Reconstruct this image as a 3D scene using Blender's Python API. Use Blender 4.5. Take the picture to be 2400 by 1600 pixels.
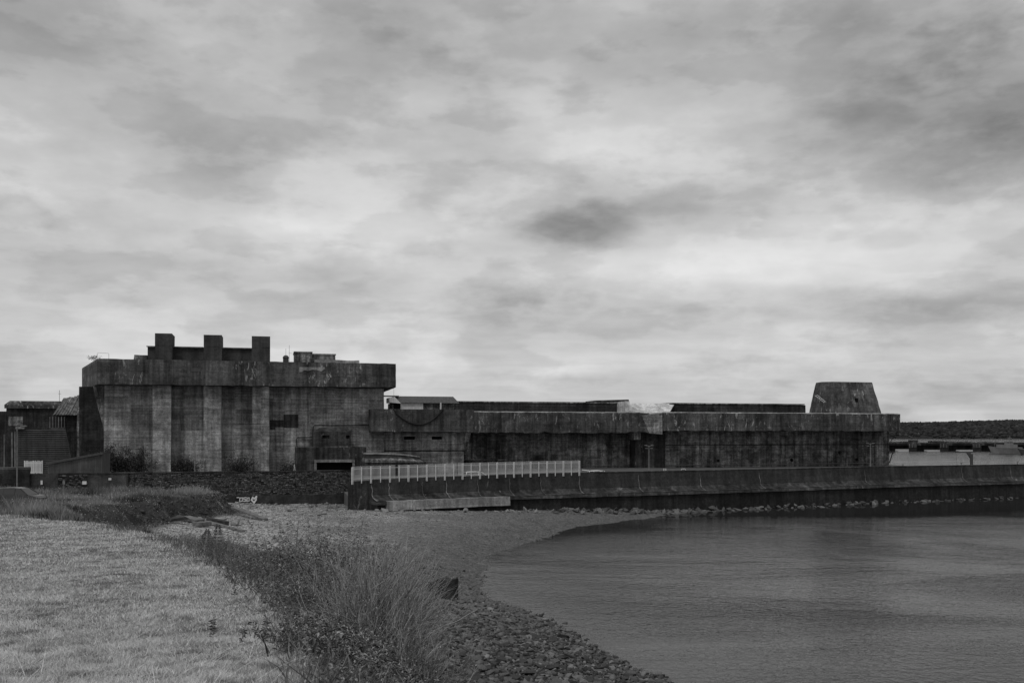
import bpy, bmesh, math, random
import numpy as np
from mathutils import Vector, Matrix
random.seed(7); rng = np.random.default_rng(11)
for o in list(bpy.data.objects): bpy.data.objects.remove(o)
S = bpy.context.scene; C = S.collection
F = 2335.0; HX = 1200.0; HY = 1021.0; CH = 10.0        # focal length in photo pixels, horizon, eye height
# ------------------------------------------------------------------ camera
cam = bpy.data.objects.new('camera', bpy.data.cameras.new('camera')); C.objects.link(cam)
cam.location = (0, 0, CH); cam.rotation_euler = (math.radians(90), 0, 0)
cam.data.sensor_width = 36; cam.data.lens = 36 * F / 2400; cam.data.shift_y = 221 / 2400
cam.data.clip_start = 0.2; cam.data.clip_end = 30000
S.camera = cam
S.view_settings.view_transform = 'Standard'; S.view_settings.look = 'None'
S.view_settings.exposure = 0.0; S.view_settings.gamma = 1.0
# ------------------------------------------------------------------ node helper
class NT:
    def __init__(s, tree): s.t = tree; s.n = tree.nodes; s.l = tree.links
    def new(s, typ, **kw):
        nd = s.n.new(typ)
        for k, v in kw.items(): setattr(nd, k, v)
        return nd
    def put(s, sock, v):
        if isinstance(v, bpy.types.NodeSocket): s.l.new(v, sock)
        elif v is not None: sock.default_value = v
    def m(s, op, a, b=None, c=None, clamp=False):
        nd = s.new('ShaderNodeMath', operation=op); nd.use_clamp = clamp
        for i, v in enumerate((a, b, c)):
            if v is not None: s.put(nd.inputs[i], v)
        return nd.outputs[0]
    def v(s, op, a, b=None):
        nd = s.new('ShaderNodeVectorMath', operation=op)
        s.put(nd.inputs[0], a)
        if b is not None:
            s.put(nd.inputs[3] if op == 'SCALE' else nd.inputs[1], b)
        return nd.outputs[0]
    def noise(s, vec, scale, detail=4, rough=0.55, dist=0.0):
        nd = s.new('ShaderNodeTexNoise'); s.put(nd.inputs['Vector'], vec)
        nd.inputs['Scale'].default_value = scale; nd.inputs['Detail'].default_value = detail
        nd.inputs['Roughness'].default_value = rough; nd.inputs['Distortion'].default_value = dist
        return nd.outputs[0]
    def ramp(s, f, pts, interp='LINEAR'):
        nd = s.new('ShaderNodeValToRGB'); s.put(nd.inputs[0], f); cr = nd.color_ramp; cr.interpolation = interp
        while len(cr.elements) < len(pts): cr.elements.new(0.5)
        for e, (p, c) in zip(cr.elements, pts): e.position = p; e.color = (c, c, c, 1)
        return nd.outputs[0]
    def mr(s, v, a, b, c, d, smooth=False):
        nd = s.new('ShaderNodeMapRange'); nd.interpolation_type = 'SMOOTHSTEP' if smooth else 'LINEAR'
        for i, q in enumerate((v, a, b, c, d)): s.put(nd.inputs[i], q)
        return nd.outputs[0]
    def mix(s, f, a, b):                              # float mix
        nd = s.new('ShaderNodeMix'); nd.data_type = 'FLOAT'
        s.put(nd.inputs[0], f); s.put(nd.inputs[2], a); s.put(nd.inputs[3], b)
        return nd.outputs[0]
    def grey(s, v):
        nd = s.new('ShaderNodeCombineColor')
        for i in range(3): s.put(nd.inputs[i], v)
        return nd.outputs[0]
# ------------------------------------------------------------------ world: grey overcast
SUN_AZ, SUN_EL = math.radians(208), math.radians(60)   # azimuth clockwise from +Y (view direction)
W = bpy.data.worlds.new('World'); S.world = W; W.use_nodes = True
T = NT(W.node_tree); T.n.clear()
gen = T.new('ShaderNodeTexCoord').outputs['Generated']
d = T.v('NORMALIZE', gen)
sp = T.new('ShaderNodeSeparateXYZ'); T.l.new(d, sp.inputs[0]); dx, dy, dz = sp.outputs
zc = T.m('ADD', T.m('MAXIMUM', dz, 0.0), 0.10)
cv = T.new('ShaderNodeCombineXYZ'); T.put(cv.inputs[0], T.m('DIVIDE', dx, zc)); T.put(cv.inputs[1], T.m('DIVIDE', dy, zc)); cv.inputs[2].default_value = 3.7
pl = cv.outputs[0]
az = T.m('ARCTAN2', dx, dy); el = T.m('ARCSINE', dz)
big = T.noise(pl, 0.42, 3, 0.5, 0.0)
mid = T.noise(pl, 1.15, 7, 0.52, 0.0)
wisp = T.noise(T.v('MULTIPLY', pl, (0.9, 1.7, 1.0)), 2.2, 5, 0.5, 0.0)
prof = T.ramp(T.m('DIVIDE', el, math.radians(90), clamp=True),
              [(0.0, 0.52), (0.035, 0.56), (0.085, 0.61), (0.125, 0.60), (0.19, 0.53), (0.27, 0.455), (0.5, 0.42), (1.0, 0.40)])
ac = T.new('ShaderNodeCombineXYZ'); T.put(ac.inputs[0], az); T.put(ac.inputs[1], T.m('MULTIPLY', el, 2.0)); ac.inputs[2].default_value = 1.3
puff = T.noise(ac.outputs[0], 5.2, 9, 0.55, 0.0)          # billows
curl = T.noise(ac.outputs[0], 17.0, 7, 0.58, 0.0)
tex = T.m('ADD', T.m('MULTIPLY', T.m('SUBTRACT', big, 0.5), 0.30), T.m('MULTIPLY', T.m('SUBTRACT', mid, 0.5), 0.50))
tex = T.m('ADD', tex, T.m('MULTIPLY', T.m('SUBTRACT', wisp, 0.5), 0.22))
tex = T.m('ADD', tex, T.m('MULTIPLY', T.m('SUBTRACT', puff, 0.5), 0.85))
tex = T.m('ADD', tex, T.m('MULTIPLY', T.m('SUBTRACT', curl, 0.5), 0.22))
ac2 = T.new('ShaderNodeCombineXYZ'); T.put(ac2.inputs[0], T.m('MULTIPLY', az, 1.0)); T.put(ac2.inputs[1], T.m('MULTIPLY', el, 2.6)); ac2.inputs[2].default_value = 8.1
lump = T.noise(ac2.outputs[0], 8.5, 10, 0.55, 0.0)
edge1 = T.mr(lump, .48, .58, 0, 1, True); edge2 = T.mr(mid, .49, .57, 0, 1, True); edge3 = T.mr(puff, .52, .58, 0, 1, True)
tex = T.m('SUBTRACT', tex, T.m('MULTIPLY', T.m('SUBTRACT', edge1, .45), .13))
tex = T.m('SUBTRACT', tex, T.m('MULTIPLY', T.m('SUBTRACT', edge2, .45), .09))
tex = T.m('ADD', tex, T.m('MULTIPLY', T.m('SUBTRACT', edge3, .35), .07))
wob = T.m('MULTIPLY', T.m('SUBTRACT', lump, 0.5), 2.0)
wob2 = T.m('MULTIPLY', T.m('SUBTRACT', curl, 0.5), 1.0)
#   individual cloud masses: photo x, y, half-width, half-height (as angles on the sky), strength
blobs = [(1350, 530, 165, 62, -.36), (1200, 720, 210, 62, -.22), (820, 640, 170, 50, -.16), (1600, 470, 130, 45, -.18),
         (2330, 250, 380, 190, -.36), (2150, 720, 330, 50, -.20), (480, 330, 330, 120, -.06), (120, 560, 260, 90, -.12),
         (880, 130, 420, 90, -.12), (60, 30, 260, 120, -.14), (1850, 60, 300, 90, -.12), (2080, 560, 70, 28, -.14), (1720, 700, 260, 40, -.10),
         (560, 560, 360, 60, .10), (1500, 620, 330, 40, .14), (1420, 300, 260, 120, .10), (1750, 180, 160, 90, .10), (1000, 860, 900, 30, .05), (1330, 850, 320, 30, .08)]
acc = tex
for bx_, by_, bw_, bh_, amp in blobs:
    k = (bx_ - HX) / F; t = (HY - by_) / F
    a0 = math.atan2(k, 1); e0 = math.asin(t / math.sqrt(1 + k * k + t * t))
    ea = T.m('POWER', T.m('ABSOLUTE', T.m('DIVIDE', T.m('SUBTRACT', az, a0), bw_ / F)), 2.0)
    ee = T.m('POWER', T.m('ABSOLUTE', T.m('ADD', T.m('DIVIDE', T.m('SUBTRACT', el, e0), bh_ / F), wob2)), 2.0)
    e = T.m('ADD', T.m('ADD', ea, ee), T.m('ADD', wob, 0.0))
    g = T.m('MULTIPLY', T.m('ADD', T.mr(e, .15, 1.15, 1.0, 0.0, True), T.m('EXPONENT', T.m('MULTIPLY', T.m('MAXIMUM', e, 0.0), -.8))), .5)
    acc = T.m('ADD', acc, T.m('MULTIPLY', g, amp * 1.45))
cloud = T.m('MULTIPLY', prof, T.m('ADD', acc, 1.03))
cloud = T.m('MULTIPLY', 0.485, T.m('POWER', T.m('DIVIDE', T.m('MAXIMUM', cloud, 0.12), 0.52), 1.0))
sky = T.new('ShaderNodeTexSky', sky_type='NISHITA'); sky.sun_disc = False
sky.sun_elevation = SUN_EL; sky.sun_rotation = SUN_AZ; sky.dust_density = 3
bw = T.new('ShaderNodeRGBToBW'); T.l.new(sky.outputs[0], bw.inputs[0])
hi = T.m('MULTIPLY', T.m('MULTIPLY', bw.outputs[0], 0.10), 0.06)      # a trace of clear sky through the cloud
tot = T.m('ADD', T.m('MULTIPLY', cloud, 0.97), hi)
tot = T.m('MULTIPLY', tot, T.mr(dz, -0.02, 0.0, 0.35, 1.0))
bg = T.new('ShaderNodeBackground'); T.l.new(T.grey(tot), bg.inputs[0]); bg.inputs[1].default_value = 1.0
wo = T.new('ShaderNodeOutputWorld'); T.l.new(bg.outputs[0], wo.inputs[0])
sun = bpy.data.objects.new('sun', bpy.data.lights.new('sun', 'SUN')); C.objects.link(sun)
sun.data.energy = 1.5; sun.data.angle = math.radians(22); sun.data.color = (1, 1, 1)
sd = Vector((math.sin(SUN_AZ) * math.cos(SUN_EL), math.cos(SUN_AZ) * math.cos(SUN_EL), math.sin(SUN_EL)))
sun.rotation_euler = (-sd).to_track_quat('-Z', 'Y').to_euler()
# ------------------------------------------------------------------ materials
def mat_base(name, rough=0.9, spec=0.3):
    m = bpy.data.materials.new(name); m.use_nodes = True
    N = NT(m.node_tree); b = N.n['Principled BSDF']
    b.inputs['Roughness'].default_value = rough; b.inputs['Specular IOR Level'].default_value = spec
    return m, N, b
def bump(N, b, h, dist, strength=1.0):
    bp = N.new('ShaderNodeBump'); bp.inputs['Distance'].default_value = dist; bp.inputs['Strength'].default_value = strength
    N.l.new(h, bp.inputs['Height']); N.l.new(bp.outputs[0], b.inputs['Normal'])
def concrete(name, base, patch=0.5, streak=0.5, board=0.35, white=0.0, fine=0.25, pitch=0.24, wmin=.66, lift=1.0):
    m, N, b = mat_base(name, 0.93, 0.2)
    co = N.new('ShaderNodeTexCoord').outputs['Object']
    s = N.new('ShaderNodeSeparateXYZ'); N.l.new(co, s.inputs[0])
    n6 = N.noise(co, 7.0, 3, .6); n7 = N.noise(N.v('MULTIPLY', co, (.5, .5, .8)), .9, 5, .7, .8)
    n1 = N.noise(co, 0.11, 6, 0.62, 0.4)
    n2 = N.noise(N.v('MULTIPLY', co, (0.85, 0.85, 0.055)), 1.0, 5, 0.62, 0.15)
    n2b = N.noise(N.v('MULTIPLY', co, (2.6, 2.6, 0.12)), 1.0, 4, 0.6)
    n4 = N.noise(co, 2.2, 6, 0.7)
    n5 = N.noise(co, 0.45, 4, 0.6)
    # formwork boards: each lift of boards has its own tone, with thin joints
    zi = N.m('DIVIDE', s.outputs[2], pitch)
    zi = N.m('ADD', zi, N.m('MULTIPLY', N.m('SUBTRACT', n5, 0.5), 0.25))
    row = N.new('ShaderNodeTexWhiteNoise', noise_dimensions='2D')
    cvv = N.new('ShaderNodeCombineXYZ'); N.put(cvv.inputs[0], N.m('FLOOR', zi)); N.put(cvv.inputs[1], N.m('FLOOR', N.m('DIVIDE', s.outputs[0], 4.3)))
    N.l.new(cvv.outputs[0], row.inputs['Vector'])
    joint = N.m('LESS_THAN', N.m('FRACT', zi), 0.14)
    joint = N.m('MULTIPLY', joint, N.mr(n5, 0.42, 0.6, 0.0, 1.0))
    # pour lines every few metres
    lz = N.m('FRACT', N.m('ADD', N.m('DIVIDE', s.outputs[2], 4.4), N.m('MULTIPLY', n1, 0.06)))
    pour = N.m('MULTIPLY', N.m('MULTIPLY', N.m('LESS_THAN', lz, 0.018), N.mr(n5, .42, .56, 0, 1)), lift)
    lu = N.m('FRACT', N.m('DIVIDE', s.outputs[0], 11.3))
    pour = N.m('MAXIMUM', pour, N.m('MULTIPLY', N.m('MULTIPLY', N.m('LESS_THAN', lu, 0.007), N.mr(n4, .4, .55, 0, .8)), lift))
    pan = N.new('ShaderNodeTexWhiteNoise', noise_dimensions='2D'); cpp = N.new('ShaderNodeCombineXYZ')
    N.put(cpp.inputs[0], N.m('FLOOR', N.m('DIVIDE', N.m('ADD', s.outputs[0], N.m('MULTIPLY', s.outputs[1], .37)), 3.1))); N.put(cpp.inputs[1], N.m('FLOOR', N.m('DIVIDE', s.outputs[2], 1.9))); N.l.new(cpp.outputs[0], pan.inputs['Vector'])
    blot = N.noise(co, .55, 8, .66, .3); blotf = N.mr(blot, .50, .54, 0, 1); crk = N.noise(N.v('MULTIPLY', co, (.6, .6, 1.1)), .5, 7, .7)
    crkf = N.m('MULTIPLY', N.m('LESS_THAN', N.m('ABSOLUTE', N.m('SUBTRACT', crk, .5)), .0035), lift)
    v = N.m('MULTIPLY', base, N.mr(n1, 0.3, 0.7, 1 - patch, 1 + patch))
    v = N.m('MULTIPLY', v, N.mr(pan.outputs[0], 0, 1, 1 - .22 * lift, 1 + .22 * lift))
    v = N.m('MULTIPLY', v, N.m('SUBTRACT', 1.0, N.m('MULTIPLY', blotf, .45 * patch)))
    v = N.m('MULTIPLY', v, N.m('SUBTRACT', 1.0, N.m('MULTIPLY', crkf, .6)))
    v = N.m('MULTIPLY', v, N.mr(n2, 0.33, 0.64, 1 - streak, 1 + 0.55 * streak))
    v = N.m('MULTIPLY', v, N.mr(n2b, 0.35, 0.65, 1 - .45 * streak, 1 + .3 * streak))
    v = N.m('MULTIPLY', v, N.mr(n4, 0.3, 0.7, 1 - fine, 1 + fine))
    v = N.m('MULTIPLY', v, N.mr(n6, 0.3, 0.7, 1 - .7 * fine, 1 + .7 * fine))
    v = N.m('MULTIPLY', v, N.mr(n7, 0.36, 0.62, 1 - .6 * patch, 1 + .45 * patch))
    v = N.m('MULTIPLY', v, N.mr(row.outputs[0], 0, 1, 1 - board * .55, 1 + board * .4))
    v = N.m('MULTIPLY', v, N.m('SUBTRACT', 1.0, N.m('MULTIPLY', joint, board)))
    v = N.m('MULTIPLY', v, N.m('SUBTRACT', 1.0, N.m('MULTIPLY', pour, 0.55)))
    if white > 0:                                      # lime bloom running from cracks
        w1 = N.noise(N.v('MULTIPLY', co, (1.5, 1.5, 0.5)), 1.0, 6, 0.72, 0.6)
        w2 = N.noise(co, 0.16, 3, 0.5)
        wf = N.m('MULTIPLY', N.mr(w1, wmin - .03, wmin + .05, 0, 1), N.mr(w2, 0.44, 0.56, 0.0, 1.0))
        v = N.mix(N.m('MULTIPLY', wf, white), v, 0.40)
    N.l.new(N.grey(N.m('MINIMUM', v, 0.75)), b.inputs['Base Color'])
    h = N.m('SUBTRACT', N.m('MULTIPLY', n4, 0.6), N.m('ADD', N.m('MULTIPLY', joint, 0.35), N.m('MULTIPLY', pour, 0.9)))
    h = N.m('ADD', h, N.m('MULTIPLY', row.outputs[0], 0.3))
    bump(N, b, h, 0.05, 0.8)
    return m
def plain(name, base, var=0.2, scale=3.0, rough=0.7, spec=0.3, metal=0.0, streak=0.0, bmp=0.0):
    m, N, b = mat_base(name, rough, spec)
    co = N.new('ShaderNodeTexCoord').outputs['Object']
    n = N.noise(co, scale, 5, 0.6)
    v = N.m('MULTIPLY', base, N.mr(n, 0.3, 0.7, 1 - var, 1 + var))
    if streak:
        n2 = N.noise(N.v('MULTIPLY', co, (2.0, 2.0, 0.15)), 1.0, 4, 0.6)
        v = N.m('MULTIPLY', v, N.mr(n2, 0.35, 0.65, 1 - streak, 1 + .4 * streak))
    N.l.new(N.grey(N.m('MINIMUM', v, 0.85)), b.inputs['Base Color']); b.inputs['Metallic'].default_value = metal
    if bmp: bump(N, b, n, bmp)
    return m
def valmat(name, lo, hi, rough=0.85, spec=0.25, trans=0.0, fine=0.0):
    """tone of each blade, leaf or stone comes from its own 'val' attribute"""
    m, N, b = mat_base(name, rough, spec)
    a = N.new('ShaderNodeAttribute', attribute_name='val').outputs['Fac']
    v = N.mr(a, 0, 1, lo, hi)
    if fine:
        n = N.noise(N.new('ShaderNodeTexCoord').outputs['Object'], fine, 5, 0.65)
        v = N.m('MULTIPLY', v, N.mr(n, 0.3, 0.7, 0.65, 1.3))
    g = N.grey(v); N.l.new(g, b.inputs['Base Color'])
    if trans:
        tr = N.new('ShaderNodeBsdfTranslucent'); N.l.new(g, tr.inputs[0])
        mx = N.new('ShaderNodeMixShader'); mx.inputs[0].default_value = trans
        N.l.new(b.outputs[0], mx.inputs[1]); N.l.new(tr.outputs[0], mx.inputs[2])
        N.l.new(mx.outputs[0], N.n['Material Output'].inputs[0])
    return m
M = dict(
    parapet=concrete('parapet_concrete', 0.085, .4, .55, .22, 0.9, .35, wmin=.595),
    parapet2=concrete('long_parapet_concrete', 0.076, .4, .6, .2, 0.85, .35, wmin=.60),
    wall=concrete('tower_wall_concrete', 0.29, .36, .5, .45, 0.3, .4, wmin=.64),
    pillar=concrete('pillar_concrete', 0.225, .45, .4, .4, 0.35, .4, wmin=.63),
    block=concrete('roof_block_concrete', 0.06, .2, .3, .15, 0.0, .2),
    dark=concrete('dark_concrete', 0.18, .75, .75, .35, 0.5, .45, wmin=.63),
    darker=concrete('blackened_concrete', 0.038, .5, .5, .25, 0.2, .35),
    annex=concrete('annex_concrete', 0.052, .4, .7, .2, 0.4, .35, wmin=.63),
    seawall=concrete('seawall_concrete', 0.036, .3, .35, .03, 0.2, .3, wmin=.66, lift=0),
    seabase=concrete('tidal_concrete', 0.022, .4, .5, .1, 0.1, .4, lift=0),
    flare=concrete('seawall_flare_concrete', 0.046, .5, .7, .03, 0.5, .35, wmin=.64, lift=0),
    ledge=concrete('ledge_concrete', 0.07, .5, .5, .05, 0.5, .35, wmin=.62, lift=0),
    pontoon=plain('pontoon_paint', 0.38, .15, 1.0, .6, .3),
    bright=concrete('bare_pale_concrete', 0.5, .2, .3, .0, 0.3, .3),
    lime=concrete('lime_seep', 0.15, .4, .3, .0, 0.3, .4, lift=0),
    pale=concrete('pale_concrete', 0.26, .25, .35, .0, 0.6, .25),
    render=concrete('rendered_wall', 0.06, .3, .3, .0, 0.0, .25),
    quay=plain('quay_asphalt', 0.08, .3, 1.0, .95),
    black=plain('void_shade', 0.01, .2, 1, 1.0, 0.0),  # near-black colour painted in for the shade inside openings
    white=plain('white_paint', 0.62, .15, 2.0, .6, .3, streak=.2),
    rail=plain('galvanised_rail', 0.55, .2, 3.0, .55, .3),
    steel=plain('weathered_steel', 0.16, .3, 3.0, .6, .4),
    dsteel=plain('dark_steel', 0.05, .3, 3.0, .6, .3),
    cable=plain('black_cable', 0.015, .2, 2.0, .7, .2),
    slate=plain('slate_roof', 0.075, .45, 2.5, .85, .2, bmp=.03),
    tin=plain('tin_cladding', 0.075, .3, 1.0, .6, .3, streak=.4),
    slatm=plain('board_cladding', 0.05, .35, 1.0, .8, .2, streak=.3),
    rubble=plain('weathered_sheet', 0.13, .5, 1.2, .8, .2, streak=.5, bmp=.05),
    timber=plain('driftwood', 0.17, .35, 2.0, .9, .1, streak=.3, bmp=.03),
    dtimber=plain('tarred_timber', 0.05, .35, 2.0, .9, .1, bmp=.03),
    slab=plain('slab_concrete', 0.14, .4, 2.5, .95, .1, bmp=.03),
    carpaint=plain('dark_car_paint', 0.03, .05, 1.0, .25, .5),
    whitecar=plain('white_car_paint', 0.7, .05, 1.0, .3, .5),
    glass=plain('car_glass', 0.03, .05, 1.0, .1, .6),
    tyre=plain('tyre_rubber', 0.02, .2, 3, .9, .1),
    ship=plain('ship_grey_paint', 0.16, .15, .3, .6, .3, streak=.15),
    rock=valmat('boulder_rock', 0.05, 0.26, .92, .15, fine=2.5),
    masonry=valmat('masonry_stone', 0.02, 0.22, .95, .1, fine=3.0),
    mortar=plain('mortar', 0.025, .3, 3, .95, .1),
    cobble=valmat('cobble_stone', 0.022, 0.19, .75, .3, fine=5.0),
    pebble=valmat('dry_pebble', 0.05, 0.30, .85, .2, fine=5.0),
    lawnblade=valmat('lawn_blade', 0.20, 0.80, .8, .15, .3),
    weed=valmat('weed_leaf', 0.025, 0.30, .8, .2, .25),
    leaf=valmat('shrub_leaf', 0.03, 0.46, .65, .3, .2),
    stem=valmat('shrub_stem', 0.05, 0.50, .85, .2),
    flower=plain('flower_petal', 0.55, .2, 5, .8, .1),
    ivy=valmat('ivy_leaf', 0.015, 0.07, .6, .3, .1),
    wood=valmat('far_woodland', 0.012, 0.055, .95, .05, fine=.02),
)
# ------------------------------------------------------------------ mesh and object helpers
def link(o): C.objects.link(o); return o
def tag(o, label=None, cat=None, group=None, kind=None):
    if label: o['label'] = label
    if cat: o['category'] = cat
    if group: o['group'] = group
    if kind: o['kind'] = kind
    return o
def empty(name, loc=(0, 0, 0), rz=0.0, label=None, cat=None, group=None, kind=None):
    o = link(bpy.data.objects.new(name, None)); o.location = loc; o.rotation_euler = (0, 0, rz); o.empty_display_size = .3
    return tag(o, label, cat, group, kind)
def mesh_np(name, verts, faces, mat, parent=None, val=None, smooth=False):
    """faces: (N,3) or (N,4) numpy array"""
    me = bpy.data.meshes.new(name); verts = np.asarray(verts, np.float32); faces = np.asarray(faces, np.int32)
    k = faces.shape[1]
    me.vertices.add(len(verts)); me.vertices.foreach_set('co', verts.ravel())
    me.loops.add(faces.size); me.loops.foreach_set('vertex_index', faces.ravel())
    me.polygons.add(len(faces)); me.polygons.foreach_set('loop_start', np.arange(0, faces.size, k, dtype=np.int32))
    me.polygons.foreach_set('loop_total', np.full(len(faces), k, np.int32))
    if smooth: me.polygons.foreach_set('use_smooth', np.ones(len(faces), bool))
    if val is not None:
        at = me.attributes.new('val', 'FLOAT', 'POINT'); at.data.foreach_set('value', np.asarray(val, np.float32))
    me.materials.append(mat); me.update(calc_edges=True); me.validate()
    o = link(bpy.data.objects.new(name, me)); o.parent = parent
    return o
class MB:
    """collects shapes; build() links them as one mesh object"""
    def __init__(s): s.v = []; s.f = []
    def add(s, vs, fs):
        n = len(s.v); s.v += [tuple(p) for p in vs]; s.f += [tuple(i + n for i in f) for f in fs]; return s
    def box(s, x0, x1, y0, y1, z0, z1):
        return s.add([(x0, y0, z0), (x1, y0, z0), (x1, y1, z0), (x0, y1, z0), (x0, y0, z1), (x1, y0, z1), (x1, y1, z1), (x0, y1, z1)],
                     [(3, 2, 1, 0), (4, 5, 6, 7), (0, 1, 5, 4), (1, 2, 6, 5), (2, 3, 7, 6), (3, 0, 4, 7)])
    def hexa(s, p):                                     # 8 corners: bottom ring then top ring
        return s.add(p, [(3, 2, 1, 0), (4, 5, 6, 7), (0, 1, 5, 4), (1, 2, 6, 5), (2, 3, 7, 6), (3, 0, 4, 7)])
    def prism(s, ring, z0, z1):                         # plan polygon (x,y), counter-clockwise
        n = len(ring)
        return s.add([(x, y, z0) for x, y in ring] + [(x, y, z1) for x, y in ring],
                     [tuple(range(n))[::-1], tuple(range(n, 2 * n))] + [(i, (i + 1) % n, n + (i + 1) % n, n + i) for i in range(n)])
    def loft(s, rings, cap=True):
        n = len(rings[0]); vs = [p for r in rings for p in r]; fs = []
        for k in range(len(rings) - 1):
            for i in range(n): fs.append((k * n + i, k * n + (i + 1) % n, (k + 1) * n + (i + 1) % n, (k + 1) * n + i))
        if cap: fs += [tuple(range(n))[::-1], tuple(range((len(rings) - 1) * n, len(rings) * n))]
        return s.add(vs, fs)
    def tube(s, pts, r, n=6):
        pts = [Vector(p) for p in pts]; rings = []
        for i, p in enumerate(pts):
            t = (pts[min(i + 1, len(pts) - 1)] - pts[max(i - 1, 0)]).normalized()
            a = t.cross(Vector((0, 0, 1)));
            if a.length < 1e-3: a = Vector((1, 0, 0))
            a.normalize(); b = t.cross(a); rr = r[i] if isinstance(r, (list, tuple)) else r
            rings.append([tuple(p + (a * math.cos(q) + b * math.sin(q)) * rr) for q in [2 * math.pi * j / n for j in range(n)]])
        return s.loft(rings)
    def gbox(s, x0, x1, y0, y1, z0, z1, step=1.2, jit=0.04, low=0.0):
        """box whose faces are cut into a grid and roughened, so edges are uneven; low adds spalling to the bottom edge"""
        def cuts(a, b): return list(np.linspace(a, b, max(1, int(round((b - a) / step))) + 1))
        X, Y, Z = cuts(x0, x1), cuts(y0, y1), cuts(z0, z1); idx = {}; vs = []; fs = []
        def vid(i, j, k):
            key = (i, j, k)
            if key not in idx:
                p = [X[i], Y[j], Z[k]]; idx[key] = len(vs)
                p = [c + random.uniform(-jit, jit) for c in p]
                if low and k == 0: p[2] += abs(random.gauss(0, low))
                if jit and k == len(Z) - 1 and random.random() < .12: p[2] -= random.uniform(0, 2.5 * jit)
                vs.append(tuple(p))
            return idx[key]
        nx, ny, nz = len(X) - 1, len(Y) - 1, len(Z) - 1
        for i in range(nx):
            for k in range(nz):
                fs.append((vid(i, 0, k), vid(i + 1, 0, k), vid(i + 1, 0, k + 1), vid(i, 0, k + 1)))
                fs.append((vid(i, ny, k), vid(i, ny, k + 1), vid(i + 1, ny, k + 1), vid(i + 1, ny, k)))
        for j in range(ny):
            for k in range(nz):
                fs.append((vid(0, j, k), vid(0, j, k + 1), vid(0, j + 1, k + 1), vid(0, j + 1, k)))
                fs.append((vid(nx, j, k), vid(nx, j + 1, k), vid(nx, j + 1, k + 1), vid(nx, j, k + 1)))
        for i in range(nx):
            for j in range(ny):
                fs.append((vid(i, j, 0), vid(i, j + 1, 0), vid(i + 1, j + 1, 0), vid(i + 1, j, 0)))
                fs.append((vid(i, j, nz), vid(i + 1, j, nz), vid(i + 1, j + 1, nz), vid(i, j + 1, nz)))
        return s.add(vs, fs)
    def build(s, name, mat, parent=None, off=(0, 0, 0), smooth=False):
        me = bpy.data.meshes.new(name)
        me.from_pydata([(x - off[0], y - off[1], z - off[2]) for x, y, z in s.v], [], s.f)
        bm = bmesh.new(); bm.from_mesh(me); bmesh.ops.recalc_face_normals(bm, faces=bm.faces); bm.to_mesh(me); bm.free()
        if smooth:
            for p in me.polygons: p.use_smooth = True
        me.materials.append(mat); me.update()
        o = link(bpy.data.objects.new(name, me)); o.parent = parent
        return o
def copy_child(o, parent, loc=(0, 0, 0), rot=None, name=None):
    c = o.copy(); C.objects.link(c); c.parent = parent; c.location = loc
    if rot is not None: c.rotation_euler = rot
    return c
def world_at(x, y, Y): return Vector(((x - HX) / F * Y, Y, CH + (HY - y) / F * Y))
# building frame: turned by A about the vertical below the camera; u along the facades, v into the depth
A = math.atan(0.243); cA, sA = math.cos(A), math.sin(A)
def bu(x, V): k = (x - HX) / F; Y = V / (cA - k * sA); return Y * (k * cA + sA)
def bY(x, V): k = (x - HX) / F; return V / (cA - k * sA)
def bz(x, y, V): return CH + (HY - y) / F * bY(x, V)
def bw_(u, v): return (u * cA - v * sA, u * sA + v * cA)
class Frame:
    """a thing in the building frame: an Empty at (u, v, z) with the frame's rotation"""
    def __init__(s, name, u, v, z, label, cat, group=None):
        X, Y = bw_(u, v); s.off = (u, v, z); s.e = empty(name, (X, Y, z), A, label, cat, group)
    def part(s, name, mat, mb, parent=None, smooth=False): return mb.build(name, M[mat], parent or s.e, s.off, smooth)
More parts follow.
